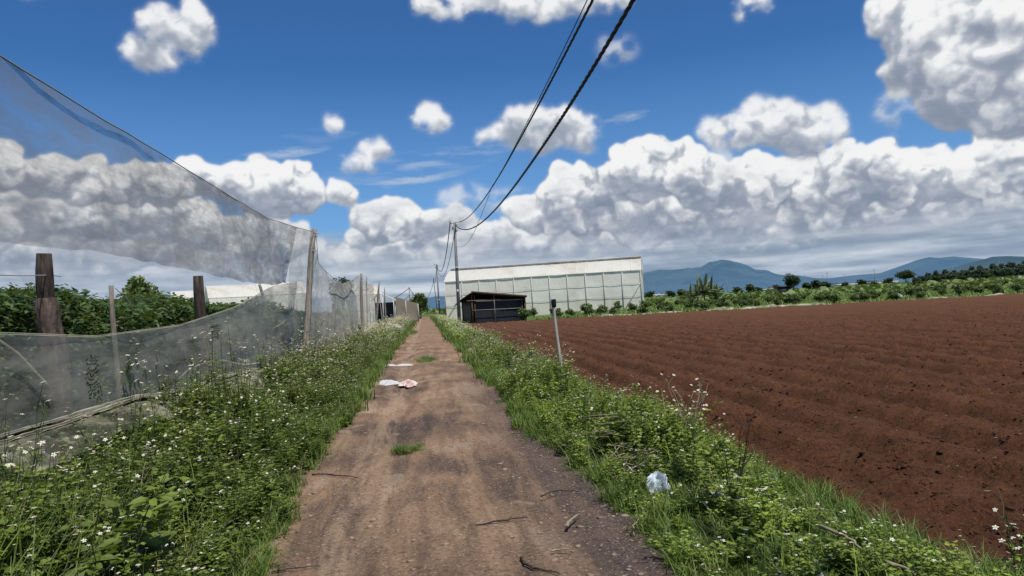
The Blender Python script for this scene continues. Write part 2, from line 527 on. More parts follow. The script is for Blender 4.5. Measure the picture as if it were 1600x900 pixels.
def netmat(name, a, col, tears=()):
    m, n, out = new_mat(name)
    geo = n.n('ShaderNodeNewGeometry'); p = geo.outputs['Position']
    cosn = n.m('ABSOLUTE', n.v('DOT_PRODUCT', geo.outputs['Incoming'], geo.outputs['Normal']))
    cosn = n.m('MAXIMUM', cosn, 0.16)
    streak = n.noise(n.v('MULTIPLY', p, (1, 0.8, 2.2)), 1.6, 6, 0.65, 0.8)
    streak2 = n.noise(n.v('MULTIPLY', p, (1, 1.4, 9.0)), 2.2, 4, 0.6, 0.2)
    aa = n.m('MULTIPLY', a, n.maprange(n.m('ADD', streak, n.m('MULTIPLY', n.m('SUBTRACT', streak2, 0.5), 0.5)), 0.3, 0.7, 0.42, 1.65))
    T = n.m('POWER', n.m('SUBTRACT', 1.0, aa), n.m('DIVIDE', 1.0, cosn))
    op = n.m('SUBTRACT', 1.0, T)
    sx = n.n('ShaderNodeSeparateXYZ'); n.L.new(p, sx.inputs[0])
    for (y0, z0, hy, hz_) in tears:   # worn ladders in the mesh: rows of slits
        dy = n.m('DIVIDE', n.m('ABSOLUTE', n.m('SUBTRACT', n.m('ADD', sx.outputs['Y'], n.m('MULTIPLY', n.m('SUBTRACT', n.noise(p, 9, 2), 0.5), 0.12)), y0)), hy)
        dz = n.m('DIVIDE', n.m('ABSOLUTE', n.m('SUBTRACT', sx.outputs['Z'], z0)), hz_)
        inside = n.m('LESS_THAN', n.m('ADD', n.m('MAXIMUM', dy, dz), n.m('MULTIPLY', n.m('SUBTRACT', n.noise(p, 12, 3, .7), .5), 1.6)), .75)
        sl = n.m('GREATER_THAN', n.m('SINE', n.m('MULTIPLY', n.m('ADD', sx.outputs['Z'], n.m('MULTIPLY', n.noise(p, 7, 3, .7), 0.22)), 150)), 0.15)
        op = n.m('MULTIPLY', op, n.m('SUBTRACT', 1.0, n.m('MULTIPLY', n.m('MULTIPLY', inside, sl), 0.85)))
    tr = n.n('ShaderNodeBsdfTransparent')
    df = n.n('ShaderNodeBsdfDiffuse'); df.inputs[0].default_value = (*col, 1)
    tl = n.n('ShaderNodeBsdfTranslucent'); tl.inputs[0].default_value = (*col, 1)
    # round fibres scatter sunlight from any side: shade them with a mostly upward normal
    fn = n.v('NORMALIZE', n.v('ADD', n.v('SCALE', geo.outputs['Normal'], scale=0.22), (0.0, -0.12, 1.0)))
    n.L.new(fn, df.inputs['Normal'])
    n.L.new(n.v('SCALE', fn, scale=-1.0), tl.inputs['Normal'])
    mx1 = n.n('ShaderNodeAddShader')
    n.L.new(df.outputs[0], mx1.inputs[0]); n.L.new(tl.outputs[0], mx1.inputs[1])
    mx = n.n('ShaderNodeMixShader'); n.L.new(op, mx.inputs[0])
    n.L.new(tr.outputs[0], mx.inputs[1]); n.L.new(mx1.outputs[0], mx.inputs[2])
    n.L.new(mx.outputs[0], out.inputs[0])
    return m


# ---------------------------------------------------------------- world: Nishita sky + cumulus field on view direction
SUN_EL = math.radians(65); SUN_AZ = math.radians(156)
w = bpy.data.worlds.new('World'); scene.world = w; w.use_nodes = True
w.cycles.sampling_method = 'NONE'
wt = w.node_tree; wt.nodes.clear(); n = NT(wt)
outw = n.n('ShaderNodeOutputWorld'); bg = n.n('ShaderNodeBackground')
n.L.new(bg.outputs[0], outw.inputs[0]); bg.inputs[1].default_value = 0.11
sky = n.n('ShaderNodeTexSky', sky_type='NISHITA'); sky.sun_disc = False
sky.sun_elevation = SUN_EL; sky.sun_rotation = SUN_AZ
sky.air_density = 1.0; sky.dust_density = 0.4; sky.ozone_density = 2.5; sky.altitude = 1500

tc = n.n('ShaderNodeTexCoord'); dirv = n.v('NORMALIZE', tc.outputs['Generated'])
sd = n.n('ShaderNodeSeparateXYZ'); n.L.new(dirv, sd.inputs[0])
skc = n.mix(1.0, sky.outputs[0], (0.34, 0.66, 0.96), 'MULTIPLY')
skc = n.mix(n.maprange(sd.outputs['Z'], 0.30, 0.02, 0.0, 0.6), skc, (2.2, 4.0, 6.6))
# broken cloud over the half of the sky behind the camera
n.dim = '3D'
cl = n.noise(n.v('MULTIPLY', dirv, (1, 1, 1.6)), 3.2, 3, 0.6)
back = n.m('MULTIPLY', n.maprange(cl, 0.5, 0.6), n.maprange(sd.outputs['Y'], 0.25, -0.1))
n.L.new(n.mix(n.m('MULTIPLY', back, 0.9), skc, (6.0, 6.3, 6.8)), bg.inputs[0])

sun = bpy.data.lights.new('sun', 'SUN'); sun.energy = 5.0; sun.angle = math.radians(0.6); sun.color = (1.0, 0.955, 0.88)
so = bpy.data.objects.new('sun', sun); COL.objects.link(so)
sdv = Vector((math.cos(SUN_EL) * math.sin(SUN_AZ), math.cos(SUN_EL) * math.cos(SUN_AZ), math.sin(SUN_EL)))
so.rotation_euler = sdv.to_track_quat('Z', 'Y').to_euler(); so.location = sdv * 50

scene.view_settings.view_transform = 'Standard'; scene.view_settings.look = 'None'
scene.view_settings.exposure = 0; scene.view_settings.gamma = 1
cy = scene.cycles
cy.use_denoising = True; cy.max_bounces = 4; cy.transparent_max_bounces = 12; cy.diffuse_bounces = 2
cy.transmission_bounces = 4; cy.sample_clamp_indirect = 4; cy.use_adaptive_sampling = True; cy.adaptive_threshold = 0.008

# ---------------------------------------------------------------- clouds: puffs piled into height fields, lit by the sun direction
CS = 1.5                                   # grid step in 1/F radians
CX0, CX1, CY0, CY1 = -1.02 * F, 1.02 * F, -14.0, 0.62 * F
cgx = np.arange(CX0, CX1, CS); cgy = np.arange(CY0, CY1, CS)
CNX, CNY = len(cgx), len(cgy)
CGX, CGY = np.meshgrid(cgx, cgy)
CR = np.random.default_rng(5)


def pxaz(px, py):
    a_, e_ = azel(px, py); return a_ * F, e_ * F


def blur(A_, r_):
    """separable box blur applied twice"""
    r_ = max(1, int(round(r_)))
    for _ in range(2):
        for ax in (0, 1):
            P_ = np.pad(A_, [(r_ + 1, r_) if k == ax else (0, 0) for k in (0, 1)], mode='edge')
            c_ = np.cumsum(P_, axis=ax)
            n_ = A_.shape[ax]
            A_ = (np.take(c_, np.arange(2 * r_ + 1, 2 * r_ + 1 + n_), axis=ax) - np.take(c_, np.arange(0, n_), axis=ax)) / (2 * r_ + 1)
    return A_


def samp(A_, x, y):
    x = np.clip(x, 0, A_.shape[1] - 1.001); y = np.clip(y, 0, A_.shape[0] - 1.001)
    ix = x.astype(int); iy = y.astype(int); fx = x - ix; fy = y - iy
    return (A_[iy, ix] * (1 - fx) + A_[iy, ix + 1] * fx) * (1 - fy) + (A_[iy + 1, ix] * (1 - fx) + A_[iy + 1, ix + 1] * fx) * fy


def stamp(H, x, y, rx, ry, z, hz_):
    i0 = max(int((x - rx - CX0) / CS), 0); i1 = min(int((x + rx - CX0) / CS) + 2, CNX)
    j0 = max(int((y - ry - CY0) / CS), 0); j1 = min(int((y + ry - CY0) / CS) + 2, CNY)
    if i1 <= i0 or j1 <= j0:
        return
    q = 1 - ((CGX[j0:j1, i0:i1] - x) / rx) ** 2 - ((CGY[j0:j1, i0:i1] - y) / ry) ** 2
    h = np.where(q > 0, z + hz_ * np.sqrt(np.maximum(q, 0)), 0)
    np.maximum(H[j0:j1, i0:i1], h, out=H[j0:j1, i0:i1])


def hat(H, x, y):
    i = int((x - CX0) / CS); j = int((y - CY0) / CS)
    return H[j, i] if 0 <= i < CNX and 0 <= j < CNY else 0.0


def pile(blobs, flat=0.55, levels=3, kids=(16, 9, 6), shrink=(.46, .46, .5), top=.35):
    """blobs: (x, y, rx, ry); y up, all in grid units"""
    H = np.zeros((CNY, CNX)); lvl = []
    for (x, y, rx, ry) in blobs:
        r_ = min(rx, ry * 1.3)
        stamp(H, x, y, rx * .8, ry * .8, 0, r_ * .7); lvl.append((x, y, rx, ry, r_))
    for L in range(levels):
        nxt = []
        for (x, y, rx, ry, r_) in lvl:
            nk = int(kids[L] * (rx / max(ry, 1)) ** .5) if L == 0 else kids[L]
            for k in range(nk):
                a = CR.uniform(0, 2 * PI); q = CR.uniform(.3, 1) ** .5 * .82
                cx, cy_ = x + rx * q * math.cos(a), y + ry * q * math.sin(a) + top * ry * .25
                if math.sin(a) < -.3 and CR.random() < flat:
                    continue
                rr = r_ * shrink[L] * (.38 + .95 * CR.random() ** 1.7)
                if rr < 2.0:
                    continue
                z = max(hat(H, cx, cy_) - rr * .25, 0)
                stamp(H, cx, cy_, rr * CR.uniform(.95, 1.25), rr, z, rr)
                nxt.append((cx, cy_, rr, rr, rr))
        lvl = nxt
    return H


JX, IY = np.meshgrid(np.arange(CNX), np.arange(CNY))


def shade(H, seed, warp=7.0, soft=1.0, fuzz=0.25, dark=1.0, basey=None, gain=1.0, fine=2.2, sm=0.0):
    wx = fbm(CGX / 26, CGY / 26, 4, seed, .6) * warp; wy = fbm(CGX / 26, CGY / 26, 4, seed + 11, .6) * warp
    H = samp(H, JX + wx / CS, IY + wy / CS)
    Hs = blur(H, soft / CS)
    det = fbm(CGX / 11, CGY / 11, 4, seed + 21, .68)
    edge = blur((H > 0.5).astype(float), 3.4 * soft / CS)
    Hd = Hs + det * fine * (.4 + 1.2 * np.clip(fbm(CGX / 45, CGY / 45, 2, seed + 91) + .4, 0, 1)) * np.clip(edge * 2 - .4, 0, 1)
    gy, gx = np.gradient(Hd, CS)
    gb = blur(Hd, 6 / CS); gyb, gxb = np.gradient(gb, CS)
    gx = .62 * gx + .6 * gxb; gy = .62 * gy + .6 * gyb
    nn = np.sqrt(gx ** 2 + gy ** 2 + 1)
    lx, ly, lz = .06, .84, .50
    lam = (-gx * lx - gy * ly + lz) / nn
    # heightfield shadowing toward the light, softened as light scatters through cloud
    occ = np.zeros_like(H)
    for k in (3, 7, 13, 22, 34):
        hk = samp(gb, JX + lx * k / CS, IY + ly * k / CS)
        occ = np.maximum(occ, np.clip((hk - gb - .35 * k) / (8 + .6 * k), 0, 1))
    occ = blur(occ, 3 / CS)
    cav = np.clip((blur(Hd, 5 / CS) - Hd) / 5, -1, 1)
    cav2 = np.clip((blur(gb, 18 / CS) - gb) / 16, -1, 1)
    col = np.zeros_like(H)
    for k in (10, 22, 38, 56):
        col += np.clip(samp(gb, JX, IY + k / CS) / 34, 0, 1) / 4
    col = blur(col, 5 / CS)
    mot = fbm(CGX / 34, CGY / 24, 6, seed + 41, .68)
    mot2 = 1 - 2 * np.abs(fbm(CGX / 17, CGY / 13, 4, seed + 51, .6))
    lum = .60 + .36 * (lam - .35) - .20 * occ * dark - .20 * cav - .16 * cav2 - .25 * dark * (col - .25)
    lum = lum + .42 * mot * (.4 + .6 * col) + .16 * (mot2 - .6) * (.3 + .7 * col) + .08 * det
    lum = .56 + .80 * (lum - .52)
    lum = np.where(lum < .42, .42 - .30 * np.tanh((.42 - lum) / .30), lum)
    lum = (.66 - .66 * sm) * lum + (.18 + .3 * sm) * blur(lum, 2.8 / CS) + (.16 + .36 * sm) * blur(lum, 9 / CS)
    lum = .83 + 1.30 * (lum - .60) + .26 * np.clip(1 - col * 2.2, 0, 1) * np.clip(lam, 0, 1) - .13 * dark * np.clip(col * 1.5 - .5, 0, 1)
    lum = lum + .08 * fbm(CGX / 70, CGY / 50, 3, seed + 61) + .10 * mot * (1 - col)
    thin_ = np.clip(1 - gb / 14, 0, 1)
    lum = lum * (1 - .25 * thin_) + .72 * .25 * thin_
    er = fuzz * (fbm(CGX / 20, CGY / 15, 5, seed + 31, .52))
    er = er * (1 + 1.2 * np.clip(fbm(CGX / 40, CGY / 30, 2, seed + 71) * 2, 0, 1))
    al = np.clip((edge - .5) * 1.7 / max(soft, 1) * 1.6 + .5 + er * 2.2, 0, 1) * np.clip(edge * 4 - .25, 0, 1)
    al = al * al * (3 - 2 * al)
    al = .5 * al + .5 * blur(al, max(1.0, soft * 1.2) / CS)
    return np.clip(lum * gain, 0, 1.1), al


def tone(l):
    xs_ = [0, .25, .5, .75, .95, 1.1]
    cr_ = [.17, .28, .43, .62, .83, .90]; cg_ = [.22, .325, .47, .645, .84, .90]; cb_ = [.31, .41, .54, .685, .855, .905]
    return np.stack([np.interp(l, xs_, c) for c in (cr_, cg_, cb_)], -1)


CC = np.zeros((CNY, CNX, 3)); CA = np.zeros((CNY, CNX))


def over(col, al):
    global CC, CA
    CC = CC * (1 - al[..., None]) + col * al[..., None]
    CA = CA * (1 - al) + al


def B(lst, s_=1.0):
    out = []
    for (px, py, rx, ry) in lst:
        x, y = pxaz(px, py); out.append((x, y, rx * s_, ry * s_))
    return out


# (a) the hazy floor of far cloud above the horizon: long flat banks
st = fbm(CGX / 210, CGY / 15, 6, 401, .6) + .35 * fbm(CGX / 60, CGY / 9, 4, 402, .6)
kk = np.clip((128 + 22 * fbm(CGX / 120, CGX * 0, 4, 403) - CGY) / 26, 0, 1)
lumlow = .46 + .62 * st + .10 * np.exp(-((CGY - 20) / 14) ** 2)
lc = tone(np.clip(lumlow, 0.05, .86)); lc = lc * .74 + np.array([.26, .38, .52]) * .36
over(lc, kk * (.90 + .1 * np.clip(st * 3, 0, 1)))

# (b) rows of cumulus, farthest (lowest) first
for row, (yy_, n__, r0_, r1_, hz_) in enumerate(((54, 60, 11, 20, .42), (78, 46, 16, 30, .32), (100, 36, 20, 38, .22))):
    bl = []
    for k in range(n__):
        x = CR.uniform(CX0, CX1)
        y = yy_ + CR.normal(0, 9)
        rx = CR.uniform(r0_, r1_) * 1.9; ry = CR.uniform(r0_, r1_) * .55
        for q in range(3):
            bl.append((x + CR.normal(0, rx * .5), y + abs(CR.normal(0, ry * .5)), rx * CR.uniform(.4, .9), ry * CR.uniform(.7, 1.1)))
    H = pile(bl, .8, 3, (9, 6, 4))
    lum, al = shade(H, 500 + row * 40, 7, 1.2, .35, 1.0, gain=1.02, fine=1.6)
    c_ = tone(lum); c_ = c_ * (1 - hz_) + np.array([.24, .36, .50]) * hz_
    over(c_, al * .85)

# (c) the great bank on the right and the lower cumulus on the left, in the photograph's arrangement
far_mass = [(590, 405, 70, 24), (670, 397, 100, 28), (780, 392, 100, 28), (900, 380, 120, 34), (1010, 372, 110, 36), (1130, 370, 120, 34), (1250, 362, 120, 32), (1370, 352, 110, 32), (1490, 345, 120, 30), (1620, 335, 120, 34), (1760, 330, 130, 34),
            (130, 400, 130, 34), (300, 390, 110, 34), (20, 380, 130, 40), (430, 385, 60, 34), (-120, 380, 140, 44), (600, 372, 60, 28), (720, 372, 60, 30)]
H = pile(B(far_mass), .7, 3, (16, 8, 6)); lum, al = shade(H, 610, 8, 1.2, .3, 1.0, gain=1.0)
c_ = tone(lum); over(c_ * .88 + np.array([.28, .38, .50]) * .12, al)
def veil(seed, ylo, yhi, amt, l_):
    v_ = fbm(CGX / 75, CGY / 34, 6, seed, .62) * 1.9 - .12
    win = np.clip((CGY - ylo) / 20, 0, 1) * np.clip((yhi - CGY) / 26, 0, 1)
    lv = np.clip(l_ + .35 * fbm(CGX / 30, CGY / 18, 4, seed + 3), 0, 1)
    # veils hang only where cloud already stands behind them
    over(tone(lv), np.clip(v_, 0, 1) * win * amt * np.clip(blur(CA, 10 / CS) * 1.6 - .6, 0, 1))


veil(901, 60, 150, .7, .50)
mid_mass = [(862, 332, 70, 30), (940, 322, 90, 44), (1030, 330, 110, 54), (1130, 330, 110, 50), (1240, 318, 110, 46), (1340, 318, 110, 48), (1450, 312, 100, 44), (1560, 304, 90, 46), (1660, 300, 110, 60), (1790, 310, 120, 60),
            (890, 296, 34, 26), (960, 292, 34, 26), (612, 345, 56, 28), (655, 352, 56, 28), (535, 305, 24, 18), (700, 340, 40, 16),
            (150, 345, 120, 34), (260, 350, 90, 32), (40, 345, 110, 36), (-90, 330, 120, 44), (330, 372, 56, 26)]
H = pile(B(mid_mass), .6, 3, (20, 9, 6)); lum, al = shade(H, 640, 9, 1.1, .26, .8, gain=1.08)
over(tone(lum), al)
veil(921, 70, 190, .65, .50)
front = [(1000, 258, 44, 30), (1028, 232, 20, 16), (1010, 285, 70, 34), (1072, 262, 32, 28), (1105, 284, 52, 34), (1150, 300, 60, 34), (1200, 292, 40, 22), (1312, 250, 26, 18), (1325, 275, 52, 32), (1372, 282, 58, 32), (1430, 296, 46, 26), (1480, 290, 42, 24), (1530, 255, 24, 20), (1545, 280, 44, 32), (1600, 262, 52, 42), (1680, 250, 90, 60), (1800, 260, 110, 70),
         (400, 272, 20, 20), (398, 292, 40, 26), (466, 280, 22, 22), (440, 300, 60, 28), (350, 286, 36, 18), (470, 306, 30, 22), (425, 322, 50, 22),
         (90, 285, 100, 26), (200, 292, 90, 24), (290, 285, 60, 22), (20, 275, 70, 24), (-100, 270, 110, 36)]
H = pile(B(front), .55, 3, (20, 10, 7)); lum, al = shade(H, 670, 9, 1.0, .24, .75, gain=1.10)
over(tone(lum), al)
veil(941, 60, 200, .45, .44)
veil(961, 60, 230, .35, .62)
kb = np.clip((108 + 14 * fbm(CGX / 150, CGX * 0, 3, 405) - CGY) / 50, 0, 1) ** 1.2
over(lc, kb * .80)
# (d) nearer, higher fair-weather clouds, softer edged
near_c = [(1452, 38, 62, 40), (1500, 18, 70, 44), (1560, 40, 90, 60), (1470, 92, 70, 44), (1530, 110, 90, 52), (1430, 110, 40, 28), (1600, 120, 90, 70), (1580, 140, 70, 28), (1505, 128, 50, 26), (1690, 90, 130, 110), (1400, 20, 26, 18), (1660, 150, 80, 34)]
H = pile(B(near_c, .86), .45, 3, (12, 9, 7), (.62, .5, .5)); lum, al = shade(H, 700, 13, 1.5, .34, .62, gain=1.03, fine=3.0, sm=.45)
over(tone(lum), al)
soft_c = [(1130, 208, 46, 20), (1190, 205, 60, 30), (1250, 205, 58, 32), (1288, 188, 26, 26), (1190, 172, 20, 20), (1205, 185, 44, 22),
          (765, 212, 30, 12), (812, 205, 44, 26), (860, 205, 48, 28), (900, 208, 30, 26), (815, 186, 28, 14), (885, 188, 34, 14),
          (232, 88, 30, 18), (250, 62, 34, 34), (285, 42, 36, 22), (305, 64, 34, 16), (218, 70, 16, 12),
          (660, 180, 24, 13), (685, 188, 18, 14), (524, 197, 9, 11), (520, 188, 6, 5), (562, 250, 24, 18), (588, 244, 24, 18), (572, 234, 16, 10),
          (680, 8, 50, 14), (760, 0, 70, 16), (850, 6, 80, 22), (930, 2, 60, 18), (1180, 8, 34, 14), (1160, 2, 24, 10),
          (50, -60, 80, 30), (480, -70, 90, 34), (1000, -120, 90, 40)]
H = pile(B(soft_c, .92), .35, 3, (18, 9, 6)); lum, al = shade(H, 740, 13, 2.0, .42, .75, gain=1.0, fine=2.0, sm=.3)
over(tone(lum * .86 + .13), al * .97)
H = pile(B([(948, 76, 20, 10), (975, 74, 18, 8), (1120, 262, 30, 12), (1200, 268, 40, 10), (730, 318, 46, 14), (790, 322, 50, 14), (1410, 180, 20, 20), (430, 250, 16, 4)]), .3, 2, (14, 8, 6)); lum, al = shade(H, 780, 12, 4.0, .55, .5, gain=.95)
over(tone(lum * .8 + .1), al * .6)
# wisps
wz = np.clip(fbm(CGX / 70, CGY / 10, 6, 821, .62) * 1.6 + .35, 0, 1)
for (px, py, rx, ry, s_) in ((440, 240, 78, 9, .55), (972, 185, 48, 9, .42), (640, 283, 95, 8, .5), (700, 246, 130, 12, .22), (640, 262, 160, 26, .20), (720, 395, 90, 12, .2), (500, 212, 70, 14, .12)):
    x, y = pxaz(px, py); q = np.clip(1 - ((CGX - x) / rx) ** 2 - ((CGY - y - .12 * (CGX - x)) / ry) ** 2, 0, 1)
    over(np.broadcast_to(np.array([.60, .66, .73]), CC.shape), q ** .8 * wz * s_)

CA_RAW = CA.copy()
fade = np.clip((1.0 * F - np.abs(CGX)) / 60, 0, 1) * np.clip((CY1 - 5 - CGY) / 40, 0, 1)
CA *= fade
azg = CGX / F; elg = CGY / F; RD = 20000.0
VV = np.stack([RD * np.cos(elg) * np.sin(azg), RD * np.cos(elg) * np.cos(azg), RD * np.sin(elg) + EYE.z], -1).reshape(-1, 3)
i_ = np.arange(CNY - 1)[:, None] * CNX; j_ = np.arange(CNX - 1)[None, :]
QQ = np.stack([i_ + j_, i_ + j_ + 1, i_ + CNX + j_ + 1, i_ + CNX + j_], -1).reshape(-1, 4)
af = CA.ravel()
QQ = QQ[af[QQ].max(1) > 0.004]
used_ = np.zeros(len(VV), bool); used_[QQ.ravel()] = True
mp = np.cumsum(used_) - 1
QQ = mp[QQ]; VV = VV[used_]
colr = np.concatenate([(CC / np.maximum(CA_RAW, 1e-3)[..., None]).reshape(-1, 3), af[:, None]], 1)[used_].astype(np.float32)
m, n, out = new_mat('cloud_vapour')
at = n.n('ShaderNodeAttribute', attribute_name='vapour')
em = n.n('ShaderNodeEmission'); n.L.new(at.outputs['Color'], em.inputs[0]); em.inputs[1].default_value = 1.0
tr = n.n('ShaderNodeBsdfTransparent'); mx = n.n('ShaderNodeMixShader')
n.L.new(at.outputs['Alpha'], mx.inputs[0]); n.L.new(tr.outputs[0], mx.inputs[1]); n.L.new(em.outputs[0], mx.inputs[2]); n.L.new(mx.outputs[0], out.inputs[0])
m.cycles.emission_sampling = 'NONE'
gk = Geo(); gk.add(VV, QQ, None, 0)
skyo = gk.obj('sky', m, smooth=True, kind='structure')
ca_ = skyo.data.attributes.new('vapour', 'FLOAT_COLOR', 'POINT'); ca_.data.foreach_set('color', colr.ravel())
del VV, QQ, gk

# ---------------------------------------------------------------- ground
def lin(a, b, s0, s1):
    """spacing grows from s0 to s1"""
    out = [a]; x = a
    while x < b:
        k = (x - a) / (b - a); x += s0 + (s1 - s0) * k ** 1.0; out.append(min(x, b))
    return np.array(out)


gr = Geo()
xs = np.concatenate([-np.array([14000, 6000, 2500, 1000, 400, 150, 60, 20.]), [0, 20, 60, 150, 400, 1000, 2500, 6000, 14000.]])
ys = np.concatenate([[-14000, -4000, -1000, -200, -40, -10], np.array([0, 20, 60, 120, 250, 500, 1000, 2000, 4000, 8000, 14000.])])
X, Y = np.meshgrid(xs, ys)
grid(gr, X, Y, np.full_like(X, -0.14))
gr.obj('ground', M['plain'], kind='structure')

FLE = 2.35   # lateral position of the ploughed field's near edge


def xL(y):
    return -np.interp(y, [0, 4.5, 7, 10, 23, 60, 130], [1.15, 1.14, 1.25, 1.30, 1.42, 1.45, 1.5]) + 0.16 * vnoise(y * 0.7, y * 0 + 3, 5) + 0.1 * vnoise(y * 2.1, y * 0, 6)


def xR(y):
    return np.interp(y, [0, 4.5, 6, 9, 23, 60, 130], [1.25, 1.36, 1.38, 1.32, 1.35, 1.4, 1.4]) + 0.22 * vnoise(y * 0.6, y * 0 + 9, 8) + 0.1 * vnoise(y * 2.3, y * 0, 9)


def track_z(X, Y):
    z = 0.045 * fbm(X * 0.7, Y * 0.3, 3, 21)
    z = z + 0.022 * fbm(X * 3.0, Y * 1.4, 4, 31, 0.6)
    z = z - 0.035 * np.exp(-((X + 0.55 + 0.1 * vnoise(Y * 0.3, Y * 0, 2)) / 0.22) ** 2) - 0.035 * np.exp(-((X - 0.95 + 0.1 * vnoise(Y * 0.3, Y * 0, 3)) / 0.24) ** 2)
    z = z + 0.02 * np.exp(-((X - 0.2) / 0.3) ** 2)
    # tyre tread and drip marks
    z = z + 0.006 * np.sin(X * 48 + 2.5 * vnoise(Y * 1.2, Y * 0, 4)) * np.exp(-((X + 0.5) / 0.28) ** 2)
    return z


gt = Geo()
ys = lin(1.5, 150, 0.028, 1.6); xs = np.arange(-1.9, 2.0, 0.035)
X, Y = np.meshgrid(xs, ys)
grid(gt, X, Y, track_z(X, Y))
gt.obj('dirt_track', M['dirt'], smooth=True, kind='structure')

gv = Geo()
ys = lin(0.5, 150, 0.12, 2.0)
for (a, b) in ((-4.6, -1.0), (1.1, 2.75)):
    xs = np.linspace(a, b, 26)
    X, Y = np.meshgrid(xs, ys)
    if a < 0:
        e = (X - xL(Y))
        edge = np.clip((xL(Y) - X) / 0.25, -1, 1)
    else:
        edge = np.clip((X - xR(Y)) / 0.25, -1, 1)
    Z = 0.04 * edge + 0.06 * fbm(X * 1.5, Y * 1.5, 3, 40)
    if a > 0:
        Z = Z - 0.20 * np.clip((X - 2.3) / 0.45, 0, 1)
    grid(gv, X, Y, Z)
gv.obj('verge_ground', M['vergesoil'], smooth=True, kind='structure')

# ploughed field: far edge is a line square to the view, ridges run beside the track
FE0 = np.array(G(752, 505)[:2]); FE1 = np.array(G(1600, 459)[:2])
FE_dir = (FE1 - FE0) / np.linalg.norm(FE1 - FE0)


def field_far(x):
    return FE0[1] + (x - FE0[0]) * FE_dir[1] / FE_dir[0]


RS = 0.92


def field_z(X, Y):
    wob = 0.34 * vnoise(Y * 0.10, X * 0.05, 51) + 0.22 * fbm(Y * 0.6, X * 0.6, 3, 52)
    ph = (X + wob) / RS * 2 * PI
    amp = 0.038 * (0.55 + 1.6 * (vnoise(X * 0.5, Y * 0.12, 53) + 0.5))
    z = amp * (np.sin(ph) + 0.35 * np.sin(2 * ph + 0.8) + 1.1 * fbm(X * 1.6, Y * .9, 3, 58))
    z = z + 0.045 * fbm(X * 1.3, Y * 0.8, 3, 54) + 0.060 * fbm(X * 5, Y * 4.5, 5, 55, 0.68)
    cl = np.clip(fbm(X * 9, Y * 9, 2, 57) - 0.10, 0, 1)
    z = z + 0.13 * cl
    e = np.clip((X - FLE) / 0.9, 0, 1)
    return np.maximum(z * e - 0.11 * (1 - e), -0.115)


xs = lin(FLE - 0.2, 110, 0.035, 1.0); v = np.linspace(0, 1, 2)
ys = lin(0.8, 1.0, 1, 1)
gf = Geo()
yy = lin(1.2, 75, 0.035, 0.42)
X, Yn = np.meshgrid(xs, yy)
Yf = field_far(X)
Y = 1.2 + (Yn - 1.2) / (75 - 1.2) * (Yf - 1.2)
Z = field_z(X, Y)
tint = 0.5 + (Z - vnoise(X * 0, Y * 0)) * 0
tint = 0.36 + np.clip(Z + 0.12, 0, 0.35) * .95
grid(gf, X, Y, Z, 0, tint)
gf.obj('ploughed_field', M['soil'], smooth=True, kind='structure')


def rock_proto(seed, flat=0.7, sub=1):
    import bmesh
    bm = bmesh.new(); bmesh.ops.create_icosphere(bm, subdivisions=sub, radius=1)
    r_ = np.random.default_rng(seed)
    V = np.array([v.co[:] for v in bm.verts]); V *= (1 + r_.normal(0, 0.22, (len(V), 1))); V[:, 2] *= flat
    T = [[v.index for v in f_.verts] for f_ in bm.faces]; bm.free()
    return Geo().add(V, None, T, 0).pack()


rocks = [rock_proto(k) for k in range(5)]
gc = Geo()
for k in range(5):
    N = 5200
    y = 1.6 + 34 * R.random(N) ** 1.7; x = FLE + 0.15 + (y * 0.95 + 1.5) * R.random(N) ** 1.1
    ok = vnoise(x * 0.8, y * 0.8, 60) + R.normal(0, 0.2, N) > -0.12
    x, y = x[ok], y[ok]; N = len(x)
    s_ = np.minimum(0.005 * np.exp(R.exponential(0.5, N)) * (1 + y * 0.02), 0.026)
    gc.place(rocks[k], np.stack([x, y, field_z(x, y) + s_ * 0.2], 1), rz(R.uniform(0, 6.28, N), np.stack([s_ * 1.3, s_, s_ * 0.9], 1)))
gc.obj('soil_clods', M['clod'], kind='stuff', label='crumbly red soil clods strewn over the ploughed ridges', category='soil clods')

# straw and chaff bits on soil and track
chip = Geo().add([[-.12, -1, 0], [.12, -1, 0], [.15, 1, 0.05], [-.1, 1, 0.05], [0, 0, 0.15]], None, [[0, 1, 4], [1, 2, 4], [2, 3, 4], [3, 0, 4]], 0).pack()
gs = Geo()
N = 900
y = 1.6 + 45 * R.random(N) ** 1.4; x = FLE + 0.2 + (y * 0.95 + 1.0) * R.random(N)
s_ = R.uniform(0.005, 0.018, N) * (1 + y * 0.03)
gs.place(chip, np.stack([x, y, field_z(x, y) + 0.012], 1), rz(R.uniform(0, 6.28, N), np.stack([s_ * 1.4, s_, s_], 1)))
gs.obj('straw_litter', M['straw'], kind='stuff', label='pale straw bits scattered on the red soil', category='straw')
gs = Geo()
N = 5200
y = 3.0 + 22 * R.random(N) ** 1.6; u = R.beta(0.5, 0.5, N); x = xL(y) + (xR(y) - xL(y)) * u
s_ = np.minimum(R.exponential(0.0045, N) + 0.0025, 0.028)
for k in range(3):
    sl = slice(k, None, 3)
    gs.place(rocks[k], np.stack([x[sl], y[sl], track_z(x[sl], y[sl]) + s_[sl] * 0.1], 1), rz(R.uniform(0, 6.28, len(x[sl])), np.stack([s_[sl] * 1.4, s_[sl], s_[sl] * .6], 1)))
N = 260
y = 3.0 + 14 * R.random(N) ** 1.4; u = R.beta(0.6, 0.45, N); x = xL(y) + (xR(y) - xL(y)) * u
s_ = R.uniform(0.01, 0.035, N)
gs.place(chip, np.stack([x, y, track_z(x, y) + 0.006], 1), rz(R.uniform(0, 6.28, N), np.stack([s_ * .8, s_, s_ * .5], 1)))
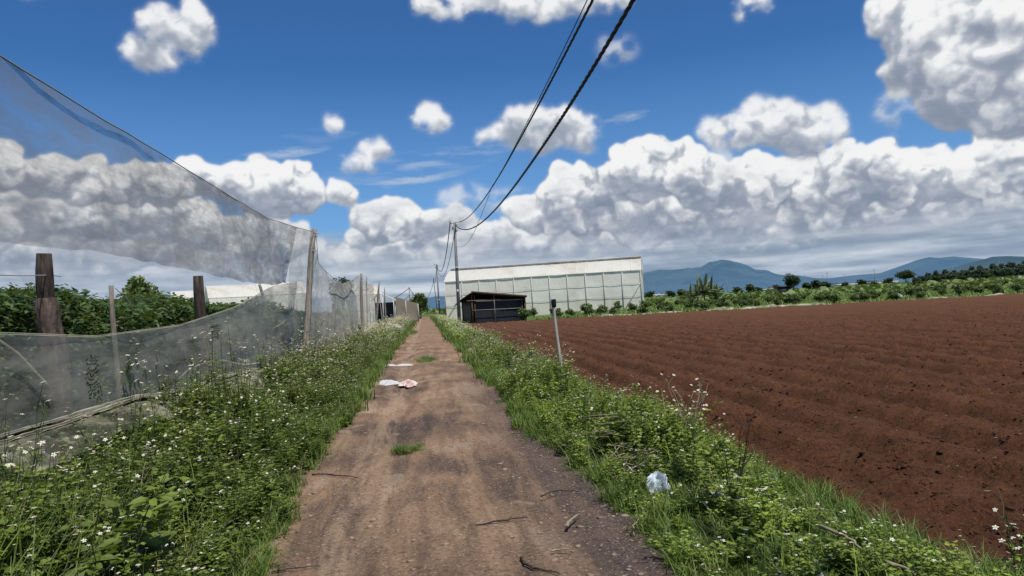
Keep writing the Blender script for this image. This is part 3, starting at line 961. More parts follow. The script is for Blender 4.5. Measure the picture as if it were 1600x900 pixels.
gs.obj('pebbles', [M['stone']], kind='stuff', label='small stones and chaff lying on the dirt track', category='pebbles')

# ---------------------------------------------------------------- foliage prototypes
def leaf6(w=0.5, droop=0.12, mat=0):
    V = [[0, 0, 0], [-w * .5, .3, .03], [-w * .42, .62, 0], [0, 1, -droop], [w * .42, .62, 0], [w * .5, .3, .03], [0, .3, -.05], [0, .62, -.07]]
    return Geo().add(V, [[1, 2, 7, 6], [6, 7, 4, 5]], [[0, 1, 6], [0, 6, 5], [2, 3, 7], [7, 3, 4]], mat).pack()


def leaf2(w=0.5, mat=0):
    V = [[0, 0, 0], [-w * .5, .45, .04], [0, 1, -.08], [w * .5, .45, .04], [0, .45, -.06]]
    return Geo().add(V, [[0, 1, 2, 4], [0, 4, 2, 3]], None, mat).pack()


def leaf1(w=0.6, mat=0):
    return Geo().add([[0, 0, 0], [-w * .5, .5, .03], [0, 1, -.05], [w * .5, .5, .03]], [[0, 1, 2, 3]], None, mat).pack()


def flower(lod=0):
    g_ = Geo()
    np_ = 5 if lod == 0 else 4
    for k in range(np_):
        a = k / np_ * 2 * PI + R.uniform(-.15, .15); c, s_ = math.cos(a), math.sin(a)
        V = np.array([[0.15, -.10, 0], [.62, -.27, .06], [1.0, 0, 0.0], [.62, .27, .06], [0.15, .10, 0]])
        V = np.stack([V[:, 0] * c - V[:, 1] * s_, V[:, 0] * s_ + V[:, 1] * c, V[:, 2]], 1)
        if lod == 0:
            g_.add(V, [[0, 1, 3, 4]], [[1, 2, 3]], 2)
        else:
            g_.add(V[[0, 1, 2, 3]], [[0, 1, 2, 3]], None, 2)
    a = np.arange(6) / 6 * 2 * PI
    V = np.concatenate([np.stack([.3 * np.cos(a), .3 * np.sin(a), 0 * a + .05], 1), [[0, 0, .2]]])
    g_.add(V, None, [[k, (k + 1) % 6, 6] for k in range(6)], 3, 3)
    return g_.pack()


FL = [flower(0), flower(1)]
L6, L2, L1 = leaf6(), leaf2(), leaf1()


def weed(h, stems, lod, fl=1.0, leafs=1.0, spread=0.32):
    g_ = Geo()
    LP = (L6, L2, L1)[lod]
    for s_ in range(stems):
        a = R.uniform(0, 2 * PI); lean = abs(R.normal(0, spread)) * h
        hh = h * R.uniform(0.65, 1.08)
        b = np.array([R.normal(0, .05), R.normal(0, .05), 0])
        t = np.linspace(0, 1, 5)
        pts = b + np.stack([np.cos(a) * lean * t ** 1.6, np.sin(a) * lean * t ** 1.6, hh * t], 1) + R.normal(0, .008, (5, 3))
        if lod < 2:
            tube(g_, pts, np.linspace(0.005, 0.0018, 5), 3, 1, False, 0.5)
        nn = (10, 7, 4)[lod]
        for k in range(nn):
            tt = 0.12 + 0.82 * (k + R.uniform(0, .6)) / nn
            p_ = np.array([np.interp(tt, t, pts[:, i]) for i in range(3)])
            a0 = R.uniform(0, 2 * PI)
            for side in (0, PI):
                sz = (0.094, 0.115, 0.20)[lod] * (1.15 - 0.75 * tt) * R.uniform(.7, 1.25) * leafs
                aa = a0 + side + R.uniform(-.3, .3)
                out = np.array([math.cos(aa), math.sin(aa), R.uniform(-.1, .55)])
                if lod == 2:
                    g_.place(LP, [p_ + out * .02], rotm([out], roll=R.uniform(-.7, .7, 1), scale=sz), [R.uniform(-.35, .35)])
                else:
                    base = p_ + out * sz * 0.35
                    dirs = [out]; ps = [base]; ss = [sz]
                    for q in (-1, 1):
                        o2 = np.array([math.cos(aa + q * 1.0), math.sin(aa + q * 1.0), out[2] - .1])
                        dirs.append(o2); ps.append(base - out * sz * .05); ss.append(sz * .68)
                    g_.place(LP, ps, rotm(dirs, roll=R.uniform(-.6, .6, 3), scale=np.array(ss)), R.uniform(-.35, .35, 3) + (tt - .5) * .3)
        # flower heads
        nf = R.poisson(fl * (1.6 if lod < 2 else 1.2))
        for k in range(nf):
            d_ = np.array([R.normal(0, .35), R.normal(0, .35), 1.0]); d_ /= np.linalg.norm(d_)
            e_ = pts[-1] + d_ * R.uniform(.03, .13) * min(1, h * 1.5)
            if lod < 2:
                tube(g_, [pts[-1], e_], 0.0012, 3, 1, False)
            up = np.array([[R.normal(0, .4), R.normal(0, .4) - .25, 1.0]])
            x_ = rotm(np.array([[math.cos(a), math.sin(a), 0.0]]), up=up, scale=(0.016, 0.019, 0.026)[lod] * R.uniform(.7, 1.2))
            g_.place(FL[0 if lod == 0 else 1], [e_], x_)
    return g_.pack()


def grass(nb, h, w=0.006, spread=.06, seg=4, mat=0):
    g_ = Geo()
    for k in range(nb):
        a = R.uniform(0, 2 * PI); L = h * R.uniform(.5, 1.15); be = R.uniform(.25, 1.1)
        b = np.array([R.normal(0, spread), R.normal(0, spread), 0])
        t = np.linspace(0, 1, seg)
        r_ = L * be * t ** 1.8 * .8; z = L * (t - .35 * be * t ** 2.2)
        c = b + np.stack([np.cos(a) * r_, np.sin(a) * r_, z], 1)
        pn = np.array([-math.sin(a), math.cos(a), 0.0]); ww = w * (1 - t ** 1.5 * .92)
        V = np.stack([c - pn * ww[:, None], c + pn * ww[:, None]], 1).reshape(-1, 3)
        Q = [[2 * i, 2 * i + 1, 2 * i + 3, 2 * i + 2] for i in range(seg - 1)]
        g_.add(V, Q, None, mat, None, R.uniform(.1, .9))
    return g_.pack()


W0 = [weed(0.75, 8, 0, 0.40) for _ in range(9)]
WB = [weed(0.55, 4, 0, 0.0, 1.75, .4) for _ in range(4)]
WT = [weed(1.0, 3, 0, 1.3, .75, .12) for _ in range(5)]
W0s = [weed(0.42, 6, 0, 0.35, .85, .5) for _ in range(5)]
W1 = [weed(0.75, 8, 1, 1.1) for _ in range(7)]
W1n = [weed(0.6, 8, 1, 0.15, 1.1) for _ in range(3)]
W2 = [weed(0.75, 10, 2, 2.4) for _ in range(6)]
GR0 = [grass(34, .30) for _ in range(4)]
GRD = [grass(14, .8, .004, .14, 4, 4) for _ in range(4)]
GR0T = [grass(12, .8, .006, .10) for _ in range(4)]
GR1 = [grass(22, .34, .011, .09, 3) for _ in range(3)]
GR2 = [grass(16, .4, .03, .16, 3) for _ in range(3)]


def scatter(gg, protos, x, y, z, s_, dt=0.0, lean=.12):
    k = R.integers(0, len(protos), len(x))
    for i, p_ in enumerate(protos):
        m_ = k == i
        N = m_.sum()
        if N:
            sc = s_[m_]
            gg.place(p_, np.stack([x[m_], y[m_], z[m_] if np.ndim(z) else np.full(N, z)], 1),
                     rz(R.uniform(0, 6.28, N), np.stack([sc ** .6, sc ** .6, sc], 1), lean), R.normal(dt, .16, N))


# left verge weeds
def verge_left(lo, hi, dens_, protos, gg, hmul=1.0, power=1.0, xin=-3.3, extra=0):
    N = int(dens_ * (hi - lo) * 2.1)
    y = R.uniform(lo, hi, N); e = xL(y) + 0.02
    x = e - (e - xin) * R.random(N) ** power
    dist = (e - x)
    h = np.interp(dist, [0, .3, .9, 1.8], [.34, .58, .86, .98]) * R.uniform(.8, 1.2, N) * hmul
    h = h * (1 + .75 * fbm(x * 1.1, y * .8, 2, 71)) * np.where(R.random(N) < .08, 1.3, 1.0)
    scatter(gg, protos, x, y, -0.02, h, 0.0)


gw = Geo()
verge_left(1.0, 11, 17, W0, gw, 0.92)
verge_left(1.0, 11, 9, W0s, gw, 1.0)
verge_left(1.0, 11, 3.0, WB, gw, 1.15)
verge_left(2.5, 16, 3.0, WT, gw, 1.12)
verge_left(1.0, 16, 16, GR0T, gw, 1.0)
verge_left(1.0, 22, 4, GRD, gw, .9)
verge_left(11, 32, 15, W1, gw, 0.95)
verge_left(11, 32, 4, W1n, gw, 0.95)
verge_left(32, 130, 7.5, W2, gw, 1.0)
lw = gw.obj('flowering_weeds', [M['leaf_weed'], M['stem'], M['petal'], M['disc'], M['dry']], kind='stuff', label='thick dark green weeds with small white flowers under the netting left of the track', category='weeds')

gw = Geo()


def verge_right(lo, hi, dens_, protos, gg, hmul=1.0, tint=0.0):
    N = int(dens_ * (hi - lo) * 1.2)
    y = R.uniform(lo, hi, N); e = xR(y) - 0.02
    xo = 2.76 + .3 * fbm(y * .8, y * 0, 3, 14)
    u = R.random(N); x = e + (xo - e) * u
    h = (0.35 + 1.5 * u * (1 - u)) * R.uniform(.75, 1.2, N) * hmul * np.interp(y, [2, 5.0, 7, 12], [.5, .66, 1.05, 1.12])
    h = h * (1 + .7 * fbm(x * 1.2, y * .7, 2, 75)) * np.where(R.random(N) < .08, 1.3, 1.0)
    scatter(gg, protos, x, y, -0.02, h, tint)


verge_right(1.5, 7.5, 24, W0s, gw, 1.5, .05)
verge_right(5.8, 12, 16, W0, gw, 0.82, .1)
verge_right(2, 12, 3, WB, gw, .9, .1)
verge_right(4.5, 16, 4, WT, gw, .72, .1)
verge_right(1.5, 16, 16, GR0T, gw, .8, .1)
verge_right(1.5, 20, 4, GRD, gw, .8, .1)
verge_right(12, 32, 15, W1, gw, 0.84, .1)
verge_right(32, 130, 7.5, W2, gw, 0.85, .15)
gw.obj('flowering_weeds', [M['leaf_weed_bright'], M['stem'], M['petal'], M['disc'], M['dry']], kind='stuff', label='bright green weeds with small white flowers between the track and the red field', category='weeds')

gg = Geo()


def band_grass(lo, hi, N, xa, xb, protos, smin, smax):
    y = R.uniform(lo, hi, N); x = xa(y) + (xb(y) - xa(y)) * R.random(N)
    scatter(gg, protos, x, y, -0.01, R.uniform(smin, smax, N))


band_grass(1.5, 8, 1100, lambda y: xR(y) - .06, lambda y: xR(y) + 1.45 + .15 * vnoise(y * 2, y * 0, 3), GR0, .3, .8)
band_grass(8, 16, 260, lambda y: xR(y) - .08, lambda y: xR(y) + .3, GR0, .4, .9)
band_grass(6, 14, 220, lambda y: xR(y) + .7, lambda y: xR(y) + 1.4, GR0, .5, 1.0)
band_grass(14, 34, 420, lambda y: xR(y) - .12, lambda y: xR(y) + .25, GR1, .4, 1.0)
band_grass(34, 130, 600, lambda y: xR(y) - .2, lambda y: xR(y) + .4, GR2, .5, 1.0)
gg.obj('verge_grass', [M['grass']], kind='stuff', label='tufty bright green grass edging the right side of the track', category='grass')
gg = Geo()
band_grass(1.5, 12, 420, lambda y: xL(y) + .05, lambda y: xL(y) - .35, GR0, .3, .7)
band_grass(12, 34, 420, lambda y: xL(y) + .12, lambda y: xL(y) - .3, GR1, .4, 1.0)
band_grass(34, 130, 650, lambda y: xL(y) + .2, lambda y: xL(y) - .5, GR2, .5, 1.0)
gg.obj('verge_grass', [M['grass']], kind='stuff', label='short grass edging the left side of the track below the weeds', category='grass')

# grass tufts on the track itself
for (px, py, wd, ln, hh, lab) in ((642, 704, .17, .22, .26, 'small bright green grass tuft alone in the middle of the near track'),
                                 (668, 563, .22, 1.3, .3, 'dull olive grass patch on the track beyond the pink and white plastic'),
                                 (645, 520, .25, 3.0, .4, 'long low grass strip in the middle of the far track')):
    c = G(px, py); g_ = Geo()
    N = int(26 + ln * 30)
    x = R.normal(0, wd * .5, N); y = R.normal(0, ln * .5, N)
    scatter(g_, GR0 if c.y < 15 else GR1, x, y, 0.0, R.uniform(.18, .5, N) * hh * 3.0, lean=.2)
    o = g_.obj('grass_tuft', [M['grass']], label=lab, category='grass tuft'); o.location = (c.x, c.y, float(track_z(np.array(c.x), np.array(c.y))) - 0.01)

# ---------------------------------------------------------------- netting
NX = -2.95
P_A = atY(493, 361, 17.6)          # top of the tall leaning pole
top_y = np.array([-9.0, 3, 10, 17.6, 18.3, 19.1, 21.1, 24, 28.4, 31.8, 35, 39, 44, 49, 56, 62, 70])
top_z = np.array([3.75, 3.62, 3.57, P_A.z - .03, 3.62, 3.50, 3.02, 2.76, 2.74, 2.98, 3.35, 3.05, 3.22, 3.0, 3.15, 3.0, 3.05])
bot_y = np.array([-9, 3, 7.9, 10.7, 16, 22, 35, 70])
bot_z = np.array([.8, .85, .86, .80, .68, .5, .45, .4])


def net_sheet(x0, yA, yB, topf, botf, dy, rows, amp, seed, out_bottom=0.0):
    ys_ = np.arange(yA, yB + dy / 2, dy); v_ = np.linspace(0, 1, rows)
    Yg, Vg = np.meshgrid(ys_, v_, indexing='ij')
    tz = topf(Yg); bz = botf(Yg)
    Z = bz + (tz - bz) * Vg
    X = x0(Yg, Vg) + amp * (.8 * fbm(Yg * .35, Z * .25, 2, seed) + .12 * fbm(Yg * 1.8, Z * .5, 2, seed + 9, .35)) + amp * .16 * fbm(Yg * .7 + Z * .5, Z * 3.2, 3, seed + 5, .4)
    X = X + out_bottom * (1 - Vg) ** 3
    g_ = Geo(); grid(g_, X, Yg, Z)
    return g_


xa = lambda Y_, V_: NX + np.interp(Y_, [15, 17.6, 19.1, 21.1, 25], [0, (P_A.x - NX), .27, .14, 0]) * V_ + 0 * V_
topf = lambda y: np.interp(y, top_y, top_z) + .02 * vnoise(y * 2, y * 0, 4)
botf = lambda y: np.interp(y, bot_y, bot_z) + .09 * vnoise(y * .9, y * 0, 5) + .04 * vnoise(y * 3, y * 0, 6)
M['net1'] = netmat('thin_white_netting', 0.21, (0.25, 0.235, 0.215))
M['net_far_lit'] = netmat('far_lit_netting', 0.165, (0.50, 0.455, 0.37))  # lighter copy of the netting, light from the front painted into its colour
M['net2'] = netmat('lower_white_netting', 0.235, (0.30, 0.295, 0.245),
                   tears=((atX(145, 600, NX).y, 1.13, .16, .27), (atX(335, 520, NX).y, 1.44, .28, .13)))
M['net3'] = netmat('gathered_netting', 0.11, (0.22, 0.21, 0.17))

net = empty('netting', (NX, 17.6, 0), label='huge translucent white net with a long sagging opening, strung on the leaning poles', category='netting')
def keep(o, parent):
    o.parent = parent; o.matrix_parent_inverse = Matrix.Translation(-parent.location)
    return o
# the sheet has a long sagging opening: its upper piece, its lower piece and the whole sheet past the tall pole
YJ = 16.2
ubz = lambda y: np.interp(y, [-9, 5.1, 7.4, 9.4, 12.9, 15, YJ], [2.25, 2.22, 2.30, 2.27, 2.22, 2.24, 2.32]) + .03 * vnoise(y * 3, y * 0, 64)
lt_y = np.array([-9, 3, 5.1, 7.05, 9.4, 12.0, 13.4, 14.6, YJ]); lt_z = np.array([1.75, 1.68, 1.62, 1.52, 1.57, 1.80, 1.98, 2.16, 2.34])
ltz = lambda y: np.interp(y, lt_y, lt_z)
keep(net_sheet(xa, -9, YJ + .25, topf, ubz, .09, 20, .10, 101).obj('upper_net', M['net1'], smooth=True), net)
lo_ = net_sheet(xa, -9, YJ + .15, ltz, botf, .07, 34, .13, 101)
keep(lo_.obj('lower_net', M['net2'], smooth=True), net)
keep(net_sheet(xa, YJ - .1, 45, topf, botf, .10, 30, .10, 101).obj('far_net', M['net_far_lit'], smooth=True), net)
g_ = Geo(); yy = np.arange(-9, YJ + .6, .15)
tube(g_, np.stack([np.full_like(yy, NX) + .13 * .8 * fbm(yy * .35, ltz(yy) * .25, 2, 101) + .005, yy, ltz(yy)], 1), .008, 5)
keep(g_.obj('sag_rope', M['net3']), net)
# top rope
g_ = Geo(); yy = np.arange(-9, 45.1, .5); tube(g_, np.stack([np.interp(yy, [-9, 15, 17.6, 21, 70], [NX, NX, P_A.x, NX + .1, NX]), yy, topf(yy)], 1), .007, 5)
keep(g_.obj('top_rope', M['dry']), net)
# gathered hem draped over the weeds
g_ = Geo()
yy = np.arange(4.5, 30, .1)
for k in range(2):
    ph = R.uniform(0, 6, 1)
    zz = np.interp(yy, bot_y, bot_z) + .02 + .09 * vnoise(yy * .9, yy * 0, 5) + .035 * np.sin(yy * 1.7 + k * 1.3) * (k / 3) - .03 * k
    xx = NX + .04 + .035 * k + .05 * vnoise(yy * 1.1, yy * 0 + k, 44)
    tube(g_, np.stack([xx, yy, zz], 1), .013 + .010 * vnoise(yy * 2, yy * 0 + k, 45), 6, 0, False, wob=.25)
keep(g_.obj('gathered_hem', M['net3'], smooth=True), net)

# white creases and tie cords on the lower net
def cord(pts_px, x, rad, name, mat, **tags):
    pts = [atX(px, py, x) for px, py in pts_px]
    P_ = np.array([p_[:] for p_ in pts])
    t = np.linspace(0, 1, len(P_)); tt = np.linspace(0, 1, len(P_) * 5)
    Q_ = np.stack([np.interp(tt, t, P_[:, i]) for i in range(3)], 1)
    k = np.array([.25, .5, .25])
    for _ in range(2):
        Q_[1:-1] = Q_[:-2] * .25 + Q_[1:-1] * .5 + Q_[2:] * .25
    g_ = Geo(); tube(g_, Q_, rad, 5)
    o = g_.obj(name, mat, **tags)
    return o


keep(cord([(266, 545), (269, 560), (273, 578), (278, 608)], NX + .05, .005, 'tie_cord', M['net3']), net)
keep(cord([(279, 592), (295, 577), (315, 568), (345, 562), (380, 570), (410, 566)], NX + .05, .006, 'tie_cord', M['net3']), net)
keep(cord([(0, 532), (30, 552), (55, 580), (75, 600)], NX + .05, .006, 'tie_cord', M['net3']), net)
cord([(400, 506), (410, 512), (425, 513), (440, 506), (455, 492), (463, 480)], -3.05, .014, 'drooping_cord', M['net3'],
     label='pale cord hanging in a loop just left of the tall leaning pole', category='cord')
cord([(180, 450), (210, 478), (230, 506), (252, 530), (285, 565), (300, 580)], -3.9, .005, 'guy_string', M['wire'],
     label='thin string slanting down from the slim stake behind the netting', category='string')
cord([(-40, 428), (30, 431), (80, 430), (95, 432)], -4.3, .006, 'crop_wire', M['wire'],
     label='straight wire running level past the thick cloth wrapped post', category='wire')

# the foot of the net spills outward over the weeds in ruffles
g_ = Geo()
yy = np.arange(3.5, 17.5, .06); uu = np.linspace(0, 1, 12)
Yg, U = np.meshgrid(yy, uu, indexing='ij')
X = NX + .02 + (.16 + .16 * vnoise(Yg * .7, Yg * 0, 84)) * U + .05 * fbm(Yg * 2.5, U * 2, 3, 82)
Z = np.interp(Yg, bot_y, bot_z) + .09 * vnoise(Yg * .9, Yg * 0, 5) - .05 - (.20 + .14 * vnoise(Yg * .5, Yg * 0, 86)) * U ** 1.4 + .05 * fbm(Yg * 3.2, U * 2.5, 3, 83) * U
grid(g_, X, Yg, Z)
keep(g_.obj('ruffled_foot', M['net3'], smooth=True), net)


def post(name, base, top, r1, r2, mat, label, category='post', wob=.05, seg=9, bend=.02, n_=9, group=None):
    base = np.array(base, float); top = np.array(top, float)
    e = empty(name, tuple(base), label=label, category=category)
    if group:
        e['group'] = group
    g_ = Geo(); t = np.linspace(0, 1, seg)
    pts = (top - base) * t[:, None]
    pts[:, 0] += bend * np.sin(t * PI * 1.6 + .4); pts[:, 1] += bend * np.sin(t * PI * 1.3)
    tube(g_, pts, (r1 + (r2 - r1) * t) * (1 + R.normal(0, wob, seg)), n_, 0, True, wob=wob * .5)
    g_.obj('shaft', mat, e, smooth=True)
    return e, pts + base


def ptop(px, py, y):
    return atY(px, py, y)


# tall leaning pole A
b = atY(467, 552, 17.2); b = Vector((b.x - .03, b.y, 0)); tpa = atY(493, 358, 17.6)
e, pts = post('fence_pole', (b.x, b.y, -.1), tpa, .085, .062, M['bark'], 'tallest fence pole, leaning right, holding the net corner', 'pole', bend=.04)
g_ = Geo()
q = np.array(tpa) - np.array(e.location)
for k in range(3):
    tube(g_, [q + [0, 0, -.12 - .02 * k], q + [-.05 - .03 * k, -.05, -.4], q + [-.10 - .06 * k, -.08, -.8 - .15 * k]], .009, 4)
g_.obj('loose_strap', M['tarp'], e)
for zz in (.10, .16, .5):
    g_ = Geo(); a = np.linspace(0, 2 * PI, 12); c = q * (1 - zz / 3.6)
    tube(g_, np.stack([c[0] + .08 * np.cos(a), c[1] + .08 * np.sin(a), c[2] + .01 * np.sin(a * 2)], 1), .008, 4, 0, False)
    g_.obj('tie_wire', M['wire'], e)

for (bp, tp, Yd, r_, lab) in (((563, 500), (565, 427), 35, .075, 'upright dark fence pole in the first dip of the net'),
                              ((584, 505), (593, 440), 44, .07, 'crooked fence pole leaning right at the end of the sagging net'),
                              ((572, 492), (573, 433), 50, .06, 'short dark pole top just behind the net between two poles'),
                              ((597, 488), (592, 450), 58, .05, 'thin pale fence post beside the crooked pole'),
                              ((602, 488), (601, 449), 62, .05, 'straight thin post in front of the white roofed shelter')):
    t_ = atY(*tp, Yd); b_ = atY(*bp, Yd)
    post('fence_pole', (b_.x, Yd, -.1), t_, r_, r_ * .75, M['bark'], lab, 'pole', group='poles along the net line')
# stumps behind the net
t_ = atX(77, 396, -4.3); b_ = atX(102, 530, -4.3)
e, pts = post('crop_post', (b_.x - .03, t_.y, -.1), t_, .115, .085, M['barkdark'], 'thick dark tree trunk post wrapped with faded cloth behind the net', 'post', wob=.08, bend=.05, n_=12, seg=14)
g_ = Geo(); N = 22; t = np.linspace(0, 1, N)
zz = 2.08 - 1.35 * t
cx_ = np.interp(zz, pts[:, 2] - e.location.z, pts[:, 0] - e.location.x); cy_ = np.interp(zz, pts[:, 2] - e.location.z, pts[:, 1] - e.location.y)
pts = np.stack([cx_, cy_, zz], 1)
tube(g_, pts, .104 + .042 * np.sin(t * PI) ** .8 + .008 * np.sin(t * 17), 16, 0, False, wob=.06)
g_.obj('cloth_wrap', surf('faded_cloth', lambda n, p: n.mix(n.maprange(n.noise(n.v('MULTIPLY', p, (6, 6, 1.5)), 3, 5), .35, .65), (.04, .028, .024), (.16, .115, .095)), .95, (lambda n, p: n.noise(n.v('MULTIPLY', p, (8, 8, 2)), 3, 5), 1, .03)), e, smooth=True)
t_ = atX(312, 431, -4.3); b_ = atX(320, 520, -4.3)
post('crop_post', (b_.x + .02, t_.y, -.1), t_, .125, .10, M['barkdark'], 'broad weathered trunk post with a flat sawn top behind the net', 'post', wob=.07, bend=.03, n_=12)
t_ = atX(176, 446, -4.5); b_ = atX(174, 530, -4.5)
post('crop_stake', (b_.x, t_.y, -.1), t_, .04, .035, M['bark'], 'slim straight stake between the two thick trunk posts', 'post')
t_ = atX(522, 474, -3.7); b_ = atX(511, 530, -3.7)
e, pts = post('crop_post', (b_.x, t_.y, -.1), t_, .10, .085, M['barkdark'], 'short leaning post with a black band seen through the far net', 'post')
g_ = Geo(); a = np.linspace(0, 2 * PI, 16); zc = 1.3
tube(g_, np.stack([(t_.x - b_.x) * .55 - .1 + .16 * np.cos(a), 0 * a - .1, zc + .38 * np.sin(a)], 1), .07, 8, 0, False)
g_.obj('rubber_band', M['cable'], e)

# ---------------------------------------------------------------- climbing crop behind the net
def hedge(name, label, x0, wdt, y0, y1, hgt, seed, nleaf, size):
    e = empty(name, (x0, (y0 + y1) / 2, 0), label=label, category='crop row')
    g_ = Geo()
    N = nleaf
    y = y0 + (y1 - y0) * R.random(N) ** 1.5; q = R.random(N)
    hl = hgt * np.interp(y, [3, 26, 48], [1.0, .86, .80]) * (1 + .16 * fbm(y * .6, y * 0 + seed, 3, seed))
    face = R.random(N)
    z = np.where(face < .7, R.random(N) ** .8 * hl, hl + R.normal(0, .05, N))
    x = np.where(face < .7, x0 + wdt / 2 + R.normal(0, .13, N) + .35 * fbm(y * .9, z * .9, 2, seed + 3), x0 + wdt * (R.random(N) - .5))
    dens_ok = fbm(y * 1.6, z * 1.6, 2, seed + 5) > -.42
    x, y, z = x[dens_ok], y[dens_ok], z[dens_ok]; N = len(x)
    d = rdir(N, -.8, .5) + np.array([.6, 0, 0])
    s_ = size * R.uniform(.6, 1.3, N) * (1 + np.clip(y - 12, 0, 40) * .03)
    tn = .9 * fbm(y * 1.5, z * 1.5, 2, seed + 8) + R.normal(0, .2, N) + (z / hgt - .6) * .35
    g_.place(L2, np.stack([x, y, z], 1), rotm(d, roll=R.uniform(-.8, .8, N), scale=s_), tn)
    # arching shoots above the top
    for k in range(int((y1 - y0) * 2.2)):
        yy_ = y0 + (y1 - y0) * R.random() ** 1.5; hl_ = hgt * float(np.interp(yy_, [3, 26, 48], [1.0, .86, .80])) * (1 + .16 * float(fbm(np.array(yy_ * .6), np.array(float(seed)), 3, seed)))
        xx_ = x0 + wdt * (R.random() - .4); L = R.uniform(.2, .5); a = R.uniform(0, 6.28)
        t = np.linspace(0, 1, 5)
        P_ = np.array([xx_, yy_, hl_ - .1]) + np.stack([np.cos(a) * L * .5 * t ** 2, np.sin(a) * L * .6 * t ** 2, L * (t - .3 * t ** 2)], 1)
        tube(g_, P_, .005, 3, 1, False)
        m_ = 9; ii = R.uniform(0, 1, m_); pp = np.stack([np.interp(ii, t, P_[:, j]) for j in range(3)], 1)
        g_.place(L2, pp, rotm(rdir(m_, -.3, .6), roll=R.uniform(-1, 1, m_), scale=size * R.uniform(.7, 1.2, m_)), R.normal(.25, .2, m_))
    keep(g_.obj('foliage', [M['leaf_hedge'], M['stem']]), e)
    # dark solid core that fills the row behind the leaves
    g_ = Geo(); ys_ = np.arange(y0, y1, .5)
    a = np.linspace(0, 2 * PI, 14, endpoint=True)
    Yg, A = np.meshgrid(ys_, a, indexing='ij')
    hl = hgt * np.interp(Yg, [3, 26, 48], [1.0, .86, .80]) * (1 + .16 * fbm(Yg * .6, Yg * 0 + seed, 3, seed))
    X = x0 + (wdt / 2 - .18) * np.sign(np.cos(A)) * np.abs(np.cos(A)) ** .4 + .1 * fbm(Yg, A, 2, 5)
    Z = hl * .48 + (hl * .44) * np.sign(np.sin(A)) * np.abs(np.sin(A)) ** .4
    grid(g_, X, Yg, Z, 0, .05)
    keep(g_.obj('dark_core', [M['leaf_hedge']]), e)
    return e


hedge('climbing_crop', 'long head high row of dark leafy climbing vines just behind the net', -6.1, 1.3, 1.5, 26, 2.15, 301, 60000, .115)
hedge('climbing_crop', 'farther leafy crop row continuing toward the pale greenhouses', -6.5, 1.4, 26.5, 48, 2.0, 311, 16000, .14)


# ---------------------------------------------------------------- trees and bushes
def crown(g_, c, rx, rz_, N, size, mat=0, clumps=14, leafp=None, seed=0, low=0.15):
    leafp = leafp or L1
    cc_ = rdir(clumps, -.6, 1.0) * (R.random((clumps, 1)) ** .4) * np.array([rx * .72, rx * .72, rz_ * .72]) + np.array(c)
    per = N // clumps
    for k in range(clumps):
        d = rdir(per) * (R.random((per, 1)) ** .45)
        r_ = R.uniform(.28, .5)
        p_ = cc_[k] + d * np.array([rx * r_, rx * r_, rz_ * r_])
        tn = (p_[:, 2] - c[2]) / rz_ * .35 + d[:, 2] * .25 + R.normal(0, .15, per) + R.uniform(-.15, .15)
        g_.place(leafp, p_, rotm(rdir(per, -.5, .8), roll=R.uniform(-1.5, 1.5, per), scale=size * R.uniform(.6, 1.4, per)), tn)
    return cc_


def tree(name, label, category, loc, h, rx, N, size, mat, trunk_h=.4, rz_=None, clumps=16, group=None, flat=1.0):
    e = empty(name, (loc[0], loc[1], -.1), label=label, category=category)
    if group:
        e['group'] = group
    rzz = rz_ or (h * (1 - trunk_h)) * .55
    c = (0, 0, h - rzz * .95)
    g_ = Geo()
    cc_ = crown(g_, c, rx, rzz, N, size, clumps=clumps)
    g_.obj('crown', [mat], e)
    g_ = Geo(); t = np.linspace(0, 1, 6)
    tube(g_, np.stack([.03 * h * np.sin(t * 3), .02 * h * t, c[2] * t], 1), h * .035 * (1 - .5 * t) + .02, 7, 0, True)
    for k in range(min(7, clumps)):
        a = np.array([.03 * h * math.sin(2), .015 * h, c[2] * R.uniform(.45, .8)])
        m_ = (a + cc_[k]) / 2 + [0, 0, -.04 * h]
        tube(g_, [a, m_, cc_[k]], [h * .016 + .01, h * .01 + .008, .01], 5, 0, False)
    g_.obj('trunk', [M['bark']], e)
    return e


def dup(root, loc, rot=0, scale=1, **tags):
    r_ = root.copy(); COL.objects.link(r_); r_.location = loc; r_.rotation_euler = (0, 0, rot); r_.scale = (scale, scale, scale) if np.ndim(scale) == 0 else scale
    for k, v_ in tags.items():
        r_[k] = v_
    for ch in list(root.children):
        c_ = ch.copy(); COL.objects.link(c_); c_.parent = r_
        for gch in ch.children:
            d_ = gch.copy(); COL.objects.link(d_); d_.parent = c_
    return r_


# orchard bushes beyond the ploughed field
def bush(tag_):
    e = empty('orchard_bush', (0, 0, 0), label='round young orchard bush in the green rows beyond the ploughed field', category='bush', group='young bushes in rows beyond the red field')
    g_ = Geo()
    crown(g_, (0, 0, .60), .56, .52, 700, .17, clumps=11)
    g_.obj('foliage', [M['leaf_bush']], e)
    g_ = Geo()
    for k in range(4):
        a = R.uniform(0, 6.28); tube(g_, [[0, 0, -.1], [.1 * math.cos(a), .1 * math.sin(a), .35], [.3 * math.cos(a), .3 * math.sin(a), .75]], [.03, .02, .01], 5, 0, False)
    g_.obj('stem', [M['bark']], e)
    return e


